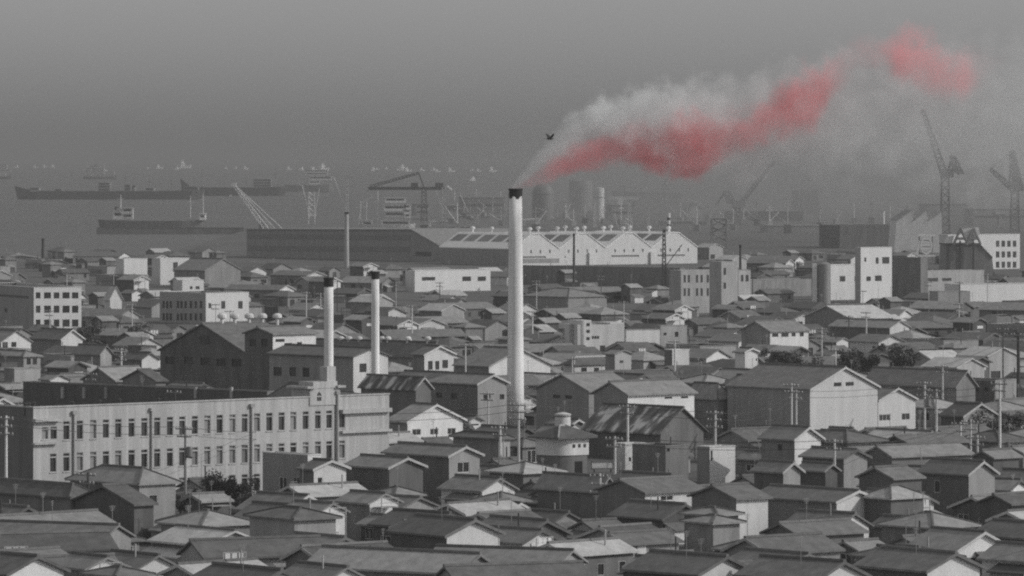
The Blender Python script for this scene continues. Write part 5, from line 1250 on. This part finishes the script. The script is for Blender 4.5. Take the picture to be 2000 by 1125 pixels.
TS = [(430, 985, 650, 0, 'small dark tree standing against the school windows'), (352, 1000, 648, 3, 'dark bush left of the small tree before the school'), (378, 1004, 645, 3, 'dark round bush below the school windows beside the transformer pole'), (405, 1002, 646, 3, 'dark bush touching the small tree before the school'), (455, 1000, 650, 2, 'wide dark bush right of the small tree before the school'), (484, 1004, 646, 3, 'dark bush beside the grey panel shop'),
      (1520, 0, 985, 1, 'tall dark tree right of the tall narrow white house'), (1545, 0, 990, 0, 'dark tree behind the left end of the big storehouse'), (1568, 0, 1000, 2, 'broad dark tree behind the middle of the big storehouse'), (1655, 0, 985, 1, 'dark tree behind the white gable of the big storehouse'), (1690, 0, 1000, 0, 'dark tree behind the right slope of the big storehouse'),
      (1965, 0, 790, 2, 'broad dark tree at the right edge before the round windowed hall'), (262, 0, 1160, 0, 'dark round tree left of the dark factory gable'), 
      (170, 0, 1160, 0, 'dark tree below the right corner of the grid windowed office'), (1760, 0, 1010, 1, 'dark tree behind the long dark hall on the right'), (898, 0, 800, 3, 'dark bush at the foot of the tall boarded storehouse'), ]
tseen = set()
for (x, yb, D, k, lab) in TS:
    if not yb: D = D
    t = TP[k] if k not in tseen else copy_tree(TP[k]); tseen.add(k)
    sc_ = 1.0 if D < 700 else 1.35
    t.location = ((x - 1000) * D / F, D, 0); t.rotation_euler = (0, 0, rnd.uniform(0, 6)); t.scale = (sc_, sc_, sc_)
    tag(t, lab, 'bush' if 'bush' in lab else 'tree', 'dark trees between the houses')
    if 'bush' in lab: t.name = 'bush'

# ------------------------------------------------------------------ smoke from the tallest chimney: a pale plume and a red one inside it
TOP = Vector((cA.x, cA.y, hA + 0.3)); SC = cA.y / F           # metres per photograph pixel at the chimney
def smoke(name, label, xmax, zlo, zhi, ydep, color, centre, radius, dens, noise_amt, noise_scale, depth, maxd, seed, aniso=0.0):
    """centre / radius / dens: lists of (pixel x, value); the plume follows the centre line and thins out at its ragged rim"""
    LEN = (xmax - 1000) * SC
    mb = MB(); mb.box(-0.6, LEN, -ydep, ydep, zlo, zhi)
    o = mb.build(name, []); o.location = TOP; tag(o, label, None, None, 'stuff')
    m = bpy.data.materials.new(name + '_volume'); m.use_nodes = True; n = m.node_tree.nodes; L = m.node_tree.links; n.clear()
    out = n.new('ShaderNodeOutputMaterial'); pv = n.new('ShaderNodeVolumePrincipled'); L.new(pv.outputs[0], out.inputs['Volume'])
    pv.inputs['Anisotropy'].default_value = aniso
    tc = n.new('ShaderNodeTexCoord'); sp = n.new('ShaderNodeSeparateXYZ')
    # slow warp of the whole plume
    nw = n.new('ShaderNodeTexNoise'); nw.inputs['Scale'].default_value = noise_scale * .6; nw.inputs['Detail'].default_value = 2
    va = n.new('ShaderNodeVectorMath'); va.operation = 'SUBTRACT'; va.inputs[1].default_value = (.5, .5, .5)
    vm = n.new('ShaderNodeVectorMath'); vm.operation = 'SCALE'; 
    def M(op, a, b=None, c=None):
        k = n.new('ShaderNodeMath'); k.operation = op
        for i, v in enumerate((a, b, c)):
            if v is None: continue
            if isinstance(v, (int, float)): k.inputs[i].default_value = v
            else: L.new(v, k.inputs[i])
        return k.outputs[0]
    ofs = n.new('ShaderNodeVectorMath'); ofs.operation = 'ADD'; ofs.inputs[1].default_value = (seed * 13.7, seed * 5.1, seed * 9.3)
    L.new(tc.outputs['Object'], ofs.inputs[0]); L.new(ofs.outputs[0], nw.inputs['Vector']); L.new(nw.outputs['Color'], va.inputs[0]); L.new(va.outputs[0], vm.inputs[0])
    s0 = n.new('ShaderNodeSeparateXYZ'); L.new(tc.outputs['Object'], s0.inputs[0])
    grow = M('MINIMUM', M('MULTIPLY', s0.outputs[0], .16), 6.5); L.new(grow, vm.inputs['Scale'])
    wv = n.new('ShaderNodeVectorMath'); wv.operation = 'ADD'; L.new(tc.outputs['Object'], wv.inputs[0]); L.new(vm.outputs[0], wv.inputs[1]); L.new(wv.outputs[0], sp.inputs[0])
    x, y, z = sp.outputs
    u = M('DIVIDE', x, LEN)
    def curve(pts, vmin, vmax):
        k = n.new('ShaderNodeFloatCurve'); cv = k.mapping.curves[0]; P = [((px - 1000) * SC / LEN, (v - vmin) / (vmax - vmin)) for px, v in pts]
        while len(cv.points) < len(P): cv.points.new(.5, .5)
        for q, (a, b) in zip(cv.points, P): q.location = (min(1, max(0, a)), b); q.handle_type = 'AUTO_CLAMPED'
        k.mapping.update(); L.new(u, k.inputs['Value'])
        return M('MULTIPLY_ADD', k.outputs[0], vmax - vmin, vmin)
    zc = curve([(px, (372 - py) * SC) for px, py in centre], zlo, zhi)
    r = curve([(px, v * SC) for px, v in radius], 0, 16)
    dn = curve(dens, 0, 1)
    dz = M('DIVIDE', M('SUBTRACT', z, zc), r); dy = M('DIVIDE', y, M('MULTIPLY', r, depth))
    dist = M('SQRT', M('ADD', M('POWER', M('ABSOLUTE', dz), 2.0), M('POWER', M('ABSOLUTE', dy), 2.0)))
    nz = n.new('ShaderNodeTexNoise'); nz.inputs['Scale'].default_value = noise_scale; nz.inputs['Detail'].default_value = 6; nz.inputs['Roughness'].default_value = .66
    L.new(ofs.outputs[0], nz.inputs['Vector'])
    rim = M('MULTIPLY_ADD', M('SUBTRACT', nz.outputs['Fac'], .5), -noise_amt, dist)
    mr = n.new('ShaderNodeMapRange'); mr.interpolation_type = 'SMOOTHSTEP'; mr.inputs['From Min'].default_value = 1.0; mr.inputs['From Max'].default_value = .35; L.new(rim, mr.inputs['Value'])
    d = M('MULTIPLY', M('MULTIPLY', mr.outputs[0], dn), maxd)
    d = M('MULTIPLY', d, M('GREATER_THAN', z, zlo + .05)); L.new(d, pv.inputs['Density'])
    pv.inputs['Color'].default_value = (*color, 1)
    pv.inputs['Absorption Color'].default_value = (0, 0, 0, 1)
    o.data.materials.append(m)
    return o
smoke('white_smoke', 'pale grey smoke drifting to the right from the tallest chimney', 2080, -7, 34, 9.5, (.93, .94, .94),
      [(1000, 366), (1030, 335), (1070, 300), (1120, 265), (1180, 246), (1250, 250), (1340, 256), (1480, 250), (1700, 230), (2080, 230)],
      [(1000, 12), (1030, 22), (1070, 36), (1120, 52), (1180, 64), (1250, 80), (1340, 112), (1480, 125), (1700, 165), (2080, 195)],
      [(1000, .9), (1030, 1), (1070, .95), (1150, .85), (1230, .75), (1320, .42), (1480, .20), (1700, .11), (2080, .05)], 2.1, .22, .55, .68, 1)
smoke('red_smoke', 'red smoke streaming in uneven clots inside the pale smoke of the tallest chimney', 1960, -7, 34, 7.0, (1.0, .56, .58),
      [(1000, 369), (1040, 352), (1080, 332), (1140, 305), (1200, 286), (1235, 290), (1290, 300), (1335, 290), (1390, 275), (1440, 258), (1500, 232), (1570, 205), (1620, 150), (1680, 112), (1750, 112), (1830, 132), (1960, 130)],
      [(1000, 8), (1040, 19), (1080, 31), (1140, 42), (1200, 48), (1235, 54), (1290, 68), (1335, 76), (1390, 66), (1440, 58), (1500, 64), (1570, 76), (1620, 58), (1680, 46), (1750, 58), (1830, 64), (1960, 40)],
      [(1000, .5), (1040, .7), (1080, .8), (1140, .8), (1190, .6), (1225, .6), (1290, .95), (1335, 1), (1390, .75), (1435, .5), (1500, .62), (1570, .62), (1620, .2), (1680, .09), (1750, .32), (1850, .32), (1895, .04), (1960, 0)], 1.9, .26, .5, 1.0, 2)

# ------------------------------------------------------------------ a bird in flight left of the smoke
def bird():
    D = 420.0; s = F / D; c = at(1074, 271, D)
    t = thing('bird', 'dark bird flying with raised wings beside the pale smoke', 'bird', c, R(35))
    b = MB(); n = 10
    prof = [(-.30, .012), (-.24, .05), (-.12, .075), (0, .085), (.12, .07), (.2, .05), (.27, .042), (.31, .03), (.36, .006)]
    vs = []; fs = []
    for x, r in prof:
        for k in range(n): a = 2 * math.pi * k / n; vs.append((x, r * math.cos(a), r * math.sin(a) + (.02 if x > .2 else 0)))
    for i in range(len(prof) - 1):
        for k in range(n): fs.append((i * n + k, i * n + (k + 1) % n, (i + 1) * n + (k + 1) % n, (i + 1) * n + k))
    b.mesh(vs, fs)
    for sy in (-1, 1):
        W_ = [(.12, .05, .04), (.16, .26, .22), (.07, .48, .36), (-.04, .5, .37), (-.08, .3, .22), (-.13, .06, .03)]
        top = [(x, sy * y, z + .012) for x, y, z in W_]; bot = [(x, sy * y, z - .012) for x, y, z in W_]
        b.face(top); b.face(bot[::-1])
        for i in range(6): j = (i + 1) % 6; b.face([top[i], bot[i], bot[j], top[j]])
    b.prism([(-.26, -.03), (-.5, -.1), (-.52, .1), (-.26, .03)], 'z', -.01, .012)
    b.build('body', BD, t)
bird()
